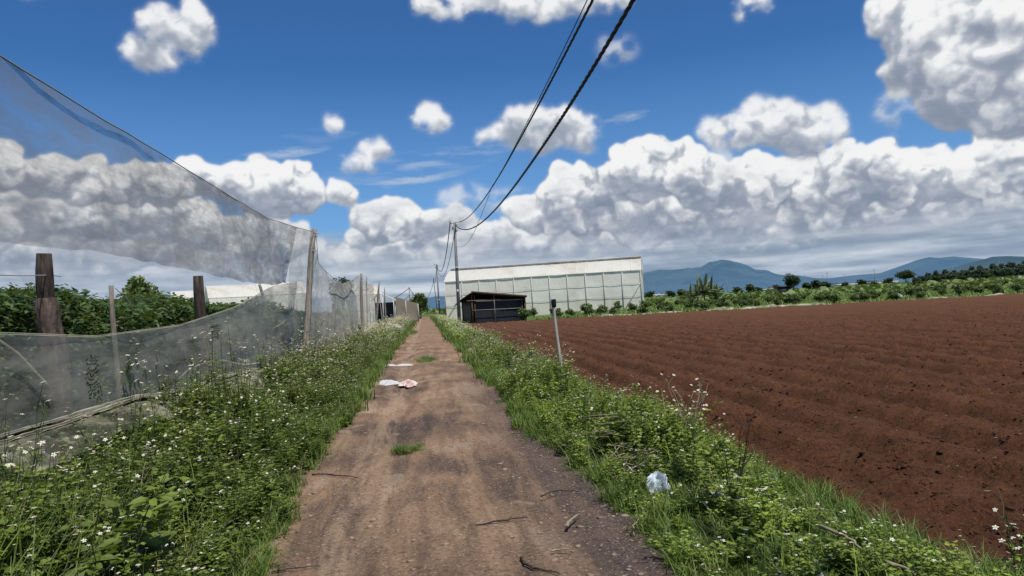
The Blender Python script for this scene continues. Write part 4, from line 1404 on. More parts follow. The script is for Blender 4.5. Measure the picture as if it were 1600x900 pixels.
protos = [bush(0) for _ in range(5)]
used = [False] * 5
cnt = 0
for row in range(8):
    off = 1.7 + row * 5.2 + max(0, row - 2) * 1.8
    step = 2.75 + row * .18
    s0 = 4.2 if row < 4 else 18
    k = 0; s_ = s0 + (step / 2 if row % 2 else 0)
    lim = (FE1 - FE0) @ FE_dir * (1 + off / 66) + 3
    while s_ < lim and cnt < 292:
        if R.random() < .9:
            p_ = FE0 + FE_dir * (s_ + R.normal(0, .3)) + np.array([-FE_dir[1], FE_dir[0]]) * (off + R.normal(0, .3))
            i = R.integers(0, 5); sc = R.uniform(.75, 1.15)
            if not used[i]:
                protos[i].location = (p_[0], p_[1], -.13); protos[i].scale = (sc, sc, sc); used[i] = True
            else:
                dup(protos[i], (p_[0], p_[1], -.13), R.uniform(0, 6.28), (sc, sc, sc * R.uniform(.85, 1.15)))
            cnt += 1
        s_ += step * R.uniform(.85, 1.2)
# grass and weeds in and beyond the orchard rows
gg = Geo()
N = 6500
s_ = R.uniform(-12, 130, N); off = .3 + 62 * R.random(N) ** 1.25
p_ = FE0[None] + FE_dir[None] * s_[:, None] + np.array([[-FE_dir[1], FE_dir[0]]]) * off[:, None]
ok = (s_ > 5) | (off > 60)
p_ = p_[ok]; N = len(p_)
tuft = [grass(14, .36, .05, .35, 3) for _ in range(4)]
M['grass_light'] = leafmat('orchard_grass_blade', (0.09, 0.15, 0.035), (0.24, 0.33, 0.09), 0.35, patch=(0.26, 0.25, 0.11))
scatter(gg, tuft, p_[:, 0], p_[:, 1], -.13, R.uniform(.6, 1.5, N) * (1 + .8 * (vnoise(p_[:, 0] * .2, p_[:, 1] * .2, 5))))
gg.obj('orchard_grass', [M['grass_light']], kind='stuff', label='light green grass growing between the orchard bushes', category='grass')
# distant crops as one mass
gg = Geo()
N = 15000
y = 112 + 420 * R.random(N) ** 1.7; x = (-.05 + 1.15 * R.random(N)) * y
rows_ = vnoise(x * .03, y * .09, 9) + vnoise(x * .25, y * .25, 10) * .8
ok = (rows_ > -.05) & ~((x < 36) & (y < 150))
x, y = x[ok], y[ok]; N = len(x)
d = rdir(N, -.2, .6)
gg.place(leaf1(.8), np.stack([x, y, -.13 + R.random(N) * 1.1], 1), rotm(d, roll=R.uniform(-1, 1, N), scale=R.uniform(.5, 1.3, N) * (1 + y * .002)), R.normal(-.05, .2, N) + .5 * vnoise(x * .05, y * .05, 77))
gg.obj('far_crops', [leafmat('far_crop_leaf', (0.055, 0.09, 0.032), (0.20, 0.27, 0.08), .2)], kind='stuff', label='low mixed green crops covering the distant plain', category='crops')

# pale dry mulch line along the far edge of the ploughed field
gg = Geo(); s_ = np.arange(5, 100, .25); u = np.linspace(0, 1, 5)
S, U = np.meshgrid(s_, u, indexing='ij')
pres = np.clip(fbm(S * .25, S * 0, 3, 91) + .35, 0, .6) / .6
nrm = np.array([-FE_dir[1], FE_dir[0]])
wd_ = (.35 + .9 * pres)
X = FE0[0] + FE_dir[0] * S + nrm[0] * (U * wd_ + .15 + .4 * vnoise(S * .4, S * 0, 93)); Y = FE0[1] + FE_dir[1] * S + nrm[1] * (U * wd_ + .15 + .4 * vnoise(S * .4, S * 0, 93))
Z = -.12 + .30 * np.sin(U * PI) * pres * (1 + .8 * vnoise(S * 3, U * 3, 92)) + .01
grid(gg, X, Y, Z)
gg.obj('dry_mulch_strip', surf('dry_mulch', lambda n, p: n.mix(n.maprange(n.noise(p, 1.2, 5, .65), .4, .6), (.10, .13, .05), (.36, .33, .25)), .9), smooth=True, kind='stuff', label='pale dry mulch heaped along the far edge of the red field', category='mulch')

# white sack at the far field edge
def rag(name, loc, sx, sy, sz, seed, mat, label, category='plastic bag', nx=44, spk=1.0, rot=0, groupd=None):
    e_ = Geo(); u = np.linspace(-1, 1, nx)
    U, V_ = np.meshgrid(u, u, indexing='ij')
    ang = np.arctan2(V_, U); rr = np.maximum(np.abs(U), np.abs(V_))
    edge = 1 + .9 * fbm(np.cos(ang) * 1.6 + 7, np.sin(ang) * 1.6 + seed, 3, seed)
    X = rr * np.cos(ang) * edge + .12 * vnoise(U * 3, V_ * 3, seed); Y = rr * np.sin(ang) * edge + .12 * vnoise(U * 3, V_ * 3, seed + 1)
    rid = 1 - 3.2 * np.abs(fbm(U * 2.2, V_ * 2.2, 4, seed + 2, .6))
    Z = (np.clip(1 - rr ** 2, 0, 1) ** .6) * (.30 + .70 * rid * spk) + .05 * rr * (vnoise(U * 6, V_ * 6, seed + 4) + .5)
    grid(e_, X * sx, Y * sy, np.maximum(Z, 0.0) * sz)
    o = e_.obj(name, mat, smooth=False, label=label, category=category)
    o.location = loc; o.rotation_euler = (0, 0, rot)
    return o


def onG(px, py, z=0.0):
    p_ = G(px, py, z); return (p_.x, p_.y, z)


c = G(1407, 466); rag('plastic_sack', (c.x, c.y + .3, -.1), .5, .4, .6, 5, M['bag'], 'small white sack at the far edge of the ploughed field', 'sack')

# individual trees
def far_px(px, dist):
    d = ray(px, 440); k = dist / math.hypot(d.x, d.y); return (d.x * k, d.y * k)


tree('round_tree', 'dark round tree standing alone beside a tiny dark hut', 'tree', far_px(1239, 150), 4.6, 1.55, 2600, .32, M['leaf_far'], .25, clumps=16)
tree('umbrella_tree', 'flat topped dark tree standing in front of the distant wood', 'tree', far_px(1415, 190), 4.3, 2.3, 2400, .36, M['leaf_far'], .4, rz_=1.35, clumps=15)
tree('small_tree', 'very small dark round tree right of the flat topped tree', 'tree', far_px(1433, 190), 2.3, 1.1, 900, .34, M['leaf_far'], .2, clumps=8)
tree('roadside_tree', 'dense dark green tree on the left where the track ends', 'tree', (atY(656, 480, 125).x, 125, 0), 4.5, 1.6, 4200, .3, M['leaf_bush'], .15, rz_=2.2, clumps=18)
tree('roadside_shrub', 'low dark shrub in front of the tree at the end of the track', 'shrub', (atY(643, 485, 112).x, 112, 0), 2.0, 1.1, 1600, .26, M['leaf_bush'], .1, rz_=1.0, clumps=10)
tree('netted_shrub', 'large dark bushy shrub pressed against the far net', 'shrub', (-3.55, 34, 0), 2.0, .75, 5200, .15, M['leaf_hedge'], .1, rz_=1.2, clumps=16)
tree('netted_shrub', 'bushy grey green shrub behind the net left of the tallest pole', 'shrub', (-4.35, 20.8, 0), 2.35, 1.1, 7000, .14, M['leaf_hedge'], .1, rz_=1.2, clumps=22)
tree('background_tree', 'rounded tree top showing above the climbing crop', 'tree', (*far_px(214, 38), 0)[:2], 4.1, .95, 3800, .2, M['leaf_bush'], .3, rz_=1.3, clumps=14)
tree('background_tree', 'small dark tree top peeking over the sagging net', 'tree', far_px(533, 95), 6.3, 1.7, 2200, .35, M['leaf_far'], .3, rz_=2.4, clumps=12)

# banana-like clump
bp = far_px(1098, 112)
e = empty('spiky_plant_clump', (bp[0], bp[1], -.1), label='tall clump of spiky broad leaved plants in front of the main mountain', category='plant clump')
for k, (dx, hh) in enumerate(((-2.0, 3.4), (-.9, 4.5), (.1, 5.2), (1.0, 4.7), (2.0, 3.7))):
    g_ = Geo()
    for j in range(20):
        a = R.uniform(0, 6.28); el_ = R.uniform(.35, 1.35); L = hh * R.uniform(.55, .85)
        t = np.linspace(0, 1, 6); r_ = L * t * math.cos(el_) ; z = hh * .25 + L * t * math.sin(el_) - .35 * L * t ** 2.5 * math.cos(el_)
        c_ = np.stack([dx + np.cos(a) * r_, np.sin(a) * r_, z], 1)
        pn = np.array([-math.sin(a), math.cos(a), .3]); ww = .19 * np.sin(np.clip(t * .9 + .12, 0, 1) * PI) ** .7 + .01
        V = np.stack([c_ - pn * ww[:, None], c_ + pn * ww[:, None]], 1).reshape(-1, 3)
        g_.add(V, [[2 * i, 2 * i + 1, 2 * i + 3, 2 * i + 2] for i in range(5)], None, 0, None, R.uniform(.1, 1.0))
    tube(g_, [[dx, 0, -.1], [dx, 0, hh * .35]], [.14, .09], 7, 0, False, 0.2)
    g_.obj('leaf_rosette', [leafmat('spiky_leaf', (.05, .075, .04), (.22, .26, .15), .25)] if k == 0 else [bpy.data.materials['spiky_leaf']], e)

# distant wood
fp = far_px(1430, 420)
wt0 = [tree('woodland_tree', 'dark tree in the distant wood below the right hand hill', 'tree', (0, 0, 0), h_, rx_, 1100, .9, M['leaf_wood'], .25, clumps=11, group='trees of the distant wood') for h_, rx_ in ((9, 3.6), (11, 3.2), (8, 4.2), (7.5, 3.5))]
us = [0] * 4
px = 1432.0; k = 0
while px < 1665:
    i = k % 4; D_ = 400 + R.uniform(-30, 45) - (px - 1430) * .25
    l_ = far_px(px, D_); sc = np.interp(px, [1430, 1480, 1520, 1660], [.46, .52, .58, .66]) * R.uniform(.85, 1.15)
    if not us[i]:
        wt0[i].location = (*l_, -.1); wt0[i].scale = (sc, sc, sc); us[i] = 1
    else:
        dup(wt0[i], (*l_, -.1), R.uniform(0, 6.28), (sc * 1.15, sc * 1.15, sc))
    px += R.uniform(2.6, 4.2); k += 1
# tree line left of it and low shrubs across the plain
lt = tree('plain_tree', 'small dark tree in the scattered line across the distant plain', 'tree', far_px(1170, 210), 3.2, 2.0, 700, .6, M['leaf_far'], .15, clumps=9, group='small trees scattered on the plain')
for px, D_, sc in ((1150, 190, .8), (1260, 230, .9), (1275, 240, 1.1), (1289, 235, .9), (1183, 260, .8), (1320, 280, .8), (1345, 300, 1.0), (1365, 290, .7), (1390, 300, 1.0), (1045, 240, .9), (1062, 250, 1.0), (1015, 260, 1.0), (1123, 230, .9), (1212, 260, .9), (1460, 250, .9), (1500, 260, .8), (1545, 255, .9)):
    dup(lt, (*far_px(px, D_), -.1), R.uniform(0, 6), (sc * 1.1, sc * 1.1, sc))
# hut
hp = far_px(1222, 150)
e = empty('field_hut', (hp[0], hp[1], -.1), label='tiny dark hut left of the round tree', category='hut')
g_ = Geo(); box(g_, (0, 0, 1.0), (2.4, 2.0, 2.0)); g_.obj('wall', M['tarp'], e)
g_ = Geo(); box(g_, (0, 0, 2.08), (2.8, 2.4, .12)); g_.obj('roof', M['tin'], e)

# far power poles
fpole = empty('power_pole', (0, 0, 0), label='thin power pole standing far out on the plain', category='pole', group='power poles far out on the plain')
g_ = Geo(); tube(g_, [[0, 0, -.1], [0, 0, 9]], [.16, .11], 6); g_.obj('shaft', M['concrete'], fpole)
g_ = Geo(); box(g_, (0, 0, 8.5), (1.8, .14, .14)); g_.obj('crossarm', M['concrete'], fpole)
for k, (px, D_) in enumerate(((1021, 520), (1034, 560), (1136, 440), (1258, 480), (1286, 520), (1293, 430), (1320, 560), (1367, 420), (1385, 560), (1490, 500), (1563, 430), (1568, 470))):
    l_ = far_px(px, D_)
    if k == 0:
        fpole.location = (*l_, -.1)
    else:
        dup(fpole, (*l_, -.1), R.uniform(-.5, .5))
# far houses of the town at the foot of the mountain
fh = empty('town_house', (0, 0, 0), label='pale box house of the town at the foot of the mountain', category='house', group='pale houses of the distant town')
g_ = Geo(); box(g_, (0, 0, 2.5), (11, 8, 5)); g_.obj('wall', surf('pale_plaster', (.5, .5, .5), .9), fh)
g_ = Geo(); box(g_, (0, 0, 5.2), (12, 9, .5)); g_.obj('roof', surf('grey_roof', (.3, .3, .32), .9), fh)
for k in range(22):
    l_ = far_px([1020, 1032, 1040, 1052, 1080, 1310, 1318, 1330, 1338, 1346, 1355, 1362, 1371, 1380, 1388, 1396, 1180, 1195, 1205, 1325, 1350, 1375][k] + R.uniform(-2, 2), 1100 + R.uniform(-150, 250))
    if k == 0:
        fh.location = (*l_, -.1)
    else:
        dup(fh, (*l_, -.1), R.uniform(-.6, .6), R.uniform(.6, 1.1))

# ---------------------------------------------------------------- mountains
def mountain(name, prof, dist, mat, depth=1800, seed=1):
    """prof: list of (px, py) skyline points"""
    g_ = Geo(); pxs = np.arange(prof[0][0], prof[-1][0] + 1, 3.0); pys = np.interp(pxs, [p_[0] for p_ in prof], [p_[1] for p_ in prof])
    rows = 40; X = []; Y = []; Z = []
    for px, py in zip(pxs, pys):
        d = ray(px, py); k = dist / math.hypot(d.x, d.y); top = EYE + d * k
        hz_ = math.hypot(d.x, d.y); ux, uy = d.x / hz_, d.y / hz_
        t = np.linspace(0, 1.6, rows)
        prof_ = np.where(t <= 1, t ** 1.5, 1 - (t - 1) * .9)
        dd = dist - depth * (1 - t)
        h = max(top.z, 1)
        X.append(ux * dd); Y.append(uy * dd); Z.append(h * prof_)
    X, Y, Z = np.array(X), np.array(Y), np.array(Z)
    tt = np.linspace(0, 1.6, rows)[None]
    msk = np.clip(tt * 4, 0, 1) * np.clip(np.abs(tt - 1) * 4, 0.12, 1)
    Z = Z * (1 + .8 * msk * fbm(X * .0022, Y * .0022, 5, seed, .55)) - 5
    grid(g_, X, Y, Z)
    g_.obj(name, mat, smooth=True, kind='structure')


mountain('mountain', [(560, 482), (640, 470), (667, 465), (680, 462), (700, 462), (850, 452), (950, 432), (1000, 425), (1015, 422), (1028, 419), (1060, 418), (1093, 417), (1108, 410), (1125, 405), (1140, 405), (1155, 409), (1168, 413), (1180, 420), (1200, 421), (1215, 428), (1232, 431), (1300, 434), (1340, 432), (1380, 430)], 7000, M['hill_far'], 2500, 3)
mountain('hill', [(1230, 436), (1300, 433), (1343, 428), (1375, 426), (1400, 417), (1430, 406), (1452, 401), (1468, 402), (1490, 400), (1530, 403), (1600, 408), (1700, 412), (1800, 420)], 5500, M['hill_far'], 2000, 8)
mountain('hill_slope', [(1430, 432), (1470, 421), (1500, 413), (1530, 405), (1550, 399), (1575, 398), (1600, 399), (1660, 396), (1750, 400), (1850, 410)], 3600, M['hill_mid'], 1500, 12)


# ---------------------------------------------------------------- greenhouses
def greenhouse(name, label, origin, ang, L, npan, nsp, w_, eave, ridge, mats, rails=(.36, .68), lowfilm=True, vent=True):
    e = empty(name, (origin[0], origin[1], -.14), label=label, category='greenhouse'); e.rotation_euler = (0, 0, ang)
    wall, lowm, roofm = mats
    px_ = L / npan
    W = nsp * w_
    zr = [0] + [r_ * eave for r_ in rails] + [eave]
    # long walls: upper and lower films slightly slack between posts
    for face, yv in ((0, 0.0), (1, W)):
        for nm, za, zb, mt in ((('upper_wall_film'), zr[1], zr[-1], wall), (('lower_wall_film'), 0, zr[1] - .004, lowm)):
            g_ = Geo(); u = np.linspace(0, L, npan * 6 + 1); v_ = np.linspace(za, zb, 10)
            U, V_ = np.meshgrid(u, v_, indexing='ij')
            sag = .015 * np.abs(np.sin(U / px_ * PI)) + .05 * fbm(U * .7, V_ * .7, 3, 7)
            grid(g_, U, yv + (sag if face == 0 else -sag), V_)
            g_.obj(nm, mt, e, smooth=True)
    for face, xv in ((0, 0.0), (1, L)):
        for k in range(nsp):
            g_ = Geo(); u = np.linspace(0, w_, 13)
            arch = eave + (ridge - eave) * np.sin(np.clip(1 - np.abs(u / w_ * 2 - 1), 0, 1) * PI / 2) ** .9
            U, T_ = np.meshgrid(u, np.linspace(0, 1, 8), indexing='ij')
            A_ = np.tile(arch[:, None], (1, 8))
            grid(g_, xv + (.04 if face == 0 else -.04) * np.sin(T_ * 9) + 0 * U, k * w_ + U, T_ * A_)
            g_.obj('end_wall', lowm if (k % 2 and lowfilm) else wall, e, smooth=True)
    for k in range(nsp):
        g_ = Geo(); t = np.linspace(0, 1, 11)
        yv = k * w_ + t * w_ * .5
        zv = eave + (ridge - eave) * np.sin(t * PI / 2) ** .9
        yv2 = k * w_ + w_ - t * w_ * .5
        u = np.linspace(-.15, L + .15, npan * 5 + 1)
        for (ya, zo) in ((yv, .03), (yv2, .0)):
            U, I = np.meshgrid(u, np.arange(11), indexing='ij')
            sg = -.05 * np.abs(np.sin(U / px_ * PI))
            grid(g_, U, ya[I], zv[I] + sg * np.sin(t[I] * PI) + zo + .03)
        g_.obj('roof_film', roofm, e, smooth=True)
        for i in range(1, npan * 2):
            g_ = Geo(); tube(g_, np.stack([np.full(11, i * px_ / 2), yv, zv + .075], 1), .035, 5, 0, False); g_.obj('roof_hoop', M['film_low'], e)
        # raised ridge vent strip
        if not vent:
            continue
        g_ = Geo(); bar(g_, (-.2, k * w_ + w_ * .5, ridge + .30), (L + .2, k * w_ + w_ * .5, ridge + .30), 1.5, .07, 0)
        bar(g_, (-.15, k * w_ + w_ * .5 - .45, ridge + .08), (L + .15, k * w_ + w_ * .5 - .45, ridge + .08), .05, .2, 0)
        g_.obj('ridge_vent', roofm, e)
        g_ = Geo(); bar(g_, (-.15, k * w_ - .06, eave + .02), (L + .15, k * w_ - .06, eave + .02), .08, .07, 0); g_.obj('gutter', M['steel'], e)
    for i in range(npan + 1):
        g_ = Geo(); bar(g_, (i * px_, -.09, 0), (i * px_, -.09, eave - .05), .075, .08, 0); g_.obj('post', M['steel'], e)
    for k in range(1, nsp + 1):
        for q in (0, .5):
            g_ = Geo(); bar(g_, (-.1, (k - q) * w_ - .05, 0), (-.1, (k - q) * w_ - .05, eave - .05), .11, .11, 0); g_.obj('post', M['steel'], e)
    for r_ in rails:
        g_ = Geo(); bar(g_, (0, -.08, r_ * eave), (L, -.08, r_ * eave), .03, .03, 0)
        bar(g_, (-.09, 0, r_ * eave), (-.09, W, r_ * eave), .05, .06, 0)
        g_.obj('rail', M['steel'], e)
    g_ = Geo()
    for i in (0, npan - 1):
        bar(g_, (i * px_, -.1, 0), (i * px_ + px_, -.1, eave * .7), .05, .05, 0)
    g_.obj('brace', M['steel'], e)
    return e


pl = atY(697, 480, 103); pr = atY(1003, 465, 95)
dv = np.array([pr.x - pl.x, pr.y - pl.y]); Lg = np.linalg.norm(dv); ag = math.atan2(dv[1], dv[0])
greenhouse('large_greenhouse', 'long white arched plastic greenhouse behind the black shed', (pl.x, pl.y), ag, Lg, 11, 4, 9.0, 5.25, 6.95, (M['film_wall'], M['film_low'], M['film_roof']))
for k, (px, D_, ang, L, lab) in enumerate(((268, 104, .30, 8.0, 'pale arched greenhouse farthest left beyond the climbing crop'),
                                          (326, 92, .33, 6.2, 'pale arched greenhouse beyond the crop, right beside the flat topped trunk post'),
                                          (414, 90, .33, 4.6, 'pale arched greenhouse nearest the tall leaning pole, beyond the crop'),
                                          (556, 112, .5, 4.0, 'pale arched greenhouse top showing over the sagging far net'))):
    l_ = far_px(px, D_)
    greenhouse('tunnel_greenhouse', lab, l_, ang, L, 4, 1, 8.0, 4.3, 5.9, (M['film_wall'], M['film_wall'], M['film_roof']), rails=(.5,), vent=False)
# white-roofed open shelter and beige net house by the far track
p0 = atY(588, 470, 84)
e = empty('open_shelter', (p0.x, p0.y, -.1), label='open shelter with a white sheet roof behind the fence poles', category='shelter')
g_ = Geo(); V = [[0, 0, 3.5], [2.0, -.2, 2.9], [2.3, 4, 2.7], [.3, 4, 3.3]]
X = np.linspace(-.6, 2.05, 8); U, V_ = np.meshgrid(X, np.linspace(0, 4, 6), indexing='ij')
grid(g_, U, V_, 3.75 - .38 * np.abs(U - .1) ** 1.2 * (U > .1) - 1.2 * np.abs(U - .1) * (U <= .1) - .1 * np.sin(V_ * 1.5)); g_.obj('roof', M['film_roof'], e, smooth=True)
g_ = Geo(); box(g_, (.8, 3.9, 1.35), (2.4, .05, 2.7)); g_.obj('back_wall', M['tarp'], e)
for x_ in (-.4, .7, 1.9):
    for y_ in (.1, 3.8):
        g_ = Geo(); bar(g_, (x_, y_, 0), (x_, y_, 2.9 if x_ > 1 else 3.2), .09, .09); g_.obj('post', M['steel'], e)
p0 = atY(614, 470, 96)
e = empty('net_house', (p0.x, p0.y, -.1), label='beige net covered growing house beside the white roofed shelter', category='net house')
g_ = Geo(); X = np.linspace(0, 3.1, 12); U, T_ = np.meshgrid(X, np.linspace(0, 1, 6), indexing='ij')
H_ = 2.3 + 1.1 * np.exp(-((U - .1) / 2.2) ** 2)
grid(g_, U, .0 + .05 * np.sin(T_ * 5), T_ * H_); g_.obj('front_net', M['film_beige'], e, smooth=True)
g_ = Geo(); U, V_ = np.meshgrid(X, np.linspace(0, 24, 14), indexing='ij')
grid(g_, U, V_, 2.3 + 1.1 * np.exp(-((U - .1) / 2.2) ** 2)); g_.obj('roof_net', M['film_beige'], e, smooth=True)
g_ = Geo(); V_, T_ = np.meshgrid(np.linspace(0, 24, 14), np.linspace(0, 1, 4), indexing='ij')
grid(g_, 3.1 + 0 * V_, V_, T_ * 2.45); g_.obj('side_net', M['film_beige'], e)
for x_ in (0, 1.6, 3.15):
    g_ = Geo(); bar(g_, (x_, -.08, 0), (x_, -.08, 3.4 if x_ < 1 else 2.9 if x_ < 2 else 2.4), .08, .08); g_.obj('post', M['steel'], e)

# ---------------------------------------------------------------- black lean-to shed
FLc = np.array([4.35, 68.0]); ang = .2
e = empty('shed', (FLc[0], FLc[1], -.05), label='rough open fronted shed of black plastic and brown posts by the track', category='shed'); e.rotation_euler = (0, 0, ang)
LW, DP = 5.2, 3.6
g_ = Geo(); X = np.linspace(-.9, LW + .15, 10); Yv = np.linspace(-.35, DP + .2, 6)
U, V_ = np.meshgrid(X, Yv, indexing='ij')
Zr = 3.0 - .125 * np.clip(U, 0, 9) + np.minimum(U, 0) * .62 - .19 * np.clip(V_, 0, 9) + .04 * np.sin(U * 9) 
grid(g_, U, V_, Zr); grid(g_, U, V_, Zr - .07)
g_.obj('roof', M['tin'], e)
g_ = Geo()
box(g_, (LW / 2, -.37, 3.0 - .125 * LW / 2 - .05), (LW + .2, .06, .16), 0, np.array(Matrix.Rotation(.122, 3, 'Y')))
g_.obj('fascia_board', M['brownwood'], e)
def sheet(name, P0, P1, h0, h1, mt, seed):
    g_ = Geo(); u = np.linspace(0, 1, 16); t = np.linspace(0, 1, 8); U, T_ = np.meshgrid(u, t, indexing='ij')
    P0 = np.array(P0); P1 = np.array(P1)
    nrm_ = np.array([-(P1 - P0)[1], (P1 - P0)[0]]) / np.linalg.norm(P1 - P0)
    o_ = .06 * fbm(U * 5, T_ * 2, 3, seed)
    grid(g_, P0[0] + (P1 - P0)[0] * U + nrm_[0] * o_, P0[1] + (P1 - P0)[1] * U + nrm_[1] * o_, T_ * (h0 + (h1 - h0) * U))
    g_.obj(name, mt, e, smooth=True)
sheet('back_sheet', (0, DP), (LW, DP), 2.2, 1.6, M['tarp'], 1)
sheet('left_sheet', (.02, .5), (.02, DP), 2.7, 2.15, M['tarp'], 2)
sheet('right_sheet', (LW - .02, .05), (LW - .02, DP), 2.25, 1.6, M['tarp'], 3)
sheet('front_sheet', (.3, .25), (LW - .1, .25), 2.3, 2.1, M['tarp'], 4)
for (x_, y_, h_, r_) in ((0, 0, 2.9, .09), (.28, .05, 2.85, .07), (LW - .05, -.05, 2.25, .1), (LW - .35, .0, 2.3, .06), (0, DP, 2.2, .07), (LW, DP, 1.6, .07)):
    g_ = Geo(); tube(g_, [[x_, y_, -.05], [x_ + .03, y_, h_ * .5], [x_, y_, h_]], [r_, r_ * .9, r_ * .8], 7, wob=.06); g_.obj('post', M['brownwood'], e, smooth=True)
g_ = Geo(); tube(g_, [[2.15, -.15, 0], [2.12, -.15, 2.6]], .035, 6); g_.obj('centre_pole', M['bark'], e)
for (x0_, x1_, z_) in ((-.5, 2.8, 2.15), (0, LW - .3, 1.25), (0.4, LW - .2, 2.05)):
    g_ = Geo(); tube(g_, [[x0_, -.12, z_], [x1_, -.12, z_ - .04]], .035, 6); g_.obj('rail', M['bark'], e)
g_ = Geo(); box(g_, (LW - .25, -.2, .85), (.14, .03, .26)); g_.obj('paper_note', M['bag'], e)

# ---------------------------------------------------------------- utility poles and cables
def upole(px_b, px_t, py_t, Yd, r_, label, extras=True):
    t_ = atY(px_t, py_t, Yd); xb = atY(px_b, 490, Yd).x
    e = empty('utility_pole', (xb, Yd, -.1), label=label, category='utility pole')
    top = np.array([t_.x - xb, 0, t_.z + .1])
    g_ = Geo(); tube(g_, [[0, 0, 0], top * .5, top], [r_, r_ * .85, r_ * .7], 10); g_.obj('shaft', M['concrete'], e, smooth=True)
    if extras:
        g_ = Geo(); box(g_, top + [-.18, -.05, -.1], (.5, .12, .10)); box(g_, top + [-.18, -.05, -.42], (.12, .14, .5)); g_.obj('bracket', M['steel'], e)
        for (dx, dz) in ((-.38, .02), (.16, -.25), (.16, -.75)):
            g_ = Geo(); tube(g_, [top + [dx, -.1, dz - .12], top + [dx, -.1, dz - .04], top + [dx, -.1, dz + .04], top + [dx, -.1, dz + .1]], [.05, .09, .05, .08], 8); g_.obj('insulator', M['ceramic'], e)
        g_ = Geo(); box(g_, [0.0, -.16, 3.1], (.16, .1, .3)); box(g_, [0.02, -.2, 5.2], (.3, .08, .1)); g_.obj('clamp', M['steel'], e)
    return e, Vector((xb, Yd, -.1)) + Vector(top)


e1, T1 = upole(717, 710, 347, 66, .17, 'tallest grey utility pole beside the black shed carrying all the cables')
e2, T2 = upole(687, 682, 413, 131, .15, 'second utility pole farther along the right side of the track')
e3, T3 = upole(684, 677, 434, 197, .15, 'third small utility pole left of the second on the horizon')
upole(642, 639, 448, 128, .10, 'thin post with slanting stays at the end of the net house', False)
upole(646, 645, 456, 140, .10, 'short thin post just right of the stayed post by the dark tree', False)


def cabl(name, label, pts, rad, twisted, mat, dens_=400, strands=3, pitch=.8):
    g_ = Geo()
    pts = np.array(pts); L = np.concatenate([[0], np.cumsum(np.linalg.norm(np.diff(pts, axis=0), axis=1))])
    s_ = []
    x = 0
    s_ = np.concatenate([np.arange(0, L[-1], .12), [L[-1]]]) if twisted else np.linspace(0, L[-1], 90)
    C = np.stack([np.interp(s_, L, pts[:, i]) for i in range(3)], 1)
    if twisted:
        tan = np.gradient(C, axis=0); tan /= np.linalg.norm(tan, axis=1, keepdims=True)
        u = np.cross(tan, [0, 0, 1.0]); u /= np.linalg.norm(u, axis=1, keepdims=True); v_ = np.cross(tan, u)
        for k in range(strands):
            ph = s_ / pitch * 2 * PI + k * 2 * PI / strands
            tube(g_, C + rad * .55 * (np.cos(ph)[:, None] * u + np.sin(ph)[:, None] * v_), rad * .55, 5, 0, False)
    else:
        tube(g_, C, rad, 5, 0, False)
    g_.obj(name, mat, smooth=True, label=label, category='cable')


yy = np.linspace(66, -34, 120)
z1 = lambda y: 5.42 + (T1.z - .35 - 5.42) * ((y - 22) / 44) ** 2 + .0 * y
z2 = lambda y: 6.42 + (T1.z + .0 - 6.42) * ((y - 22) / 44) ** 2
xc = lambda y, x0_: np.interp(y, [-34, 20, 66], [x0_ + .0, x0_, T1.x + .12])
z1v = z1(yy) + np.where(yy < 16, .0016 * (16 - yy) ** 2, 0)
cabl('overhead_cable', 'thickest black twisted overhead cable, lower of the near pair', np.stack([xc(yy, 3.12), yy, z1v], 1), .034, True, M['cable'])
cabl('overhead_cable', 'upper black twisted overhead cable reaching the pole top', np.stack([xc(yy, 3.05), yy, z2(yy)], 1), .025, True, M['cable'], pitch=.9)
yy2 = np.linspace(30, -34, 80)
cabl('thin_wire', 'thin dark wire running just above the upper twisted cable', np.stack([xc(yy2, 3.05) - .0, yy2, z2(yy2) + .13 * (np.clip(30 - yy2, 0, 25) / 12) ** 1.2 * .8], 1), .010, False, M['cable'])
yy3 = np.linspace(66, 30, 50)
cabl('thin_wire', 'faint pale wire slanting from the tall pole up to the cables', np.stack([np.interp(yy3, [30, 66], [3.05, T1.x + .1]), yy3, np.interp(yy3, [30, 66], [z2(30.), T1.z - 2.2]) - .9 * np.sin((yy3 - 30) / 36 * PI)], 1), .012, False, M['wire'])


def span(a, b, sag, name, label, rad, mat, tw=False):
    t = np.linspace(0, 1, 60)[:, None]; a = np.array(a); b = np.array(b)
    P_ = a * (1 - t) + b * t; P_[:, 2] -= sag * 4 * (t * (1 - t))[:, 0]
    cabl(name, label, P_, rad, tw, mat)


span(T1 + Vector((-.38, -.1, .0)), T2, 2.6, 'overhead_cable', 'black cable sagging from the tall pole to the second pole', .045, M['cable'])
span(T1 + Vector((.05, -.1, -.4)), T2 + Vector((0, 0, -.5)), 2.9, 'overhead_cable', 'thinner cable sagging just below the one to the second pole', .03, M['cable'])
span(T2, T3, 2.2, 'overhead_cable', 'far cable running from the second to the third pole', .045, M['cable'])
ea = atY(639, 449, 128); eb = atY(678, 436, 197)
span(ea, eb, 4, 'overhead_cable', 'far sagging cable crossing the track above the dark tree', .05, M['cable'])
span(atY(639, 450, 128), atY(616, 466, 96), 0.1, 'stay_wire', 'upper slanting stay running from the thin post to the net house', .05, M['cable'])
span(atY(640, 461, 128), atY(617, 480, 96), 0.1, 'stay_wire', 'lower slanting stay running from the thin post to the net house', .045, M['cable'])

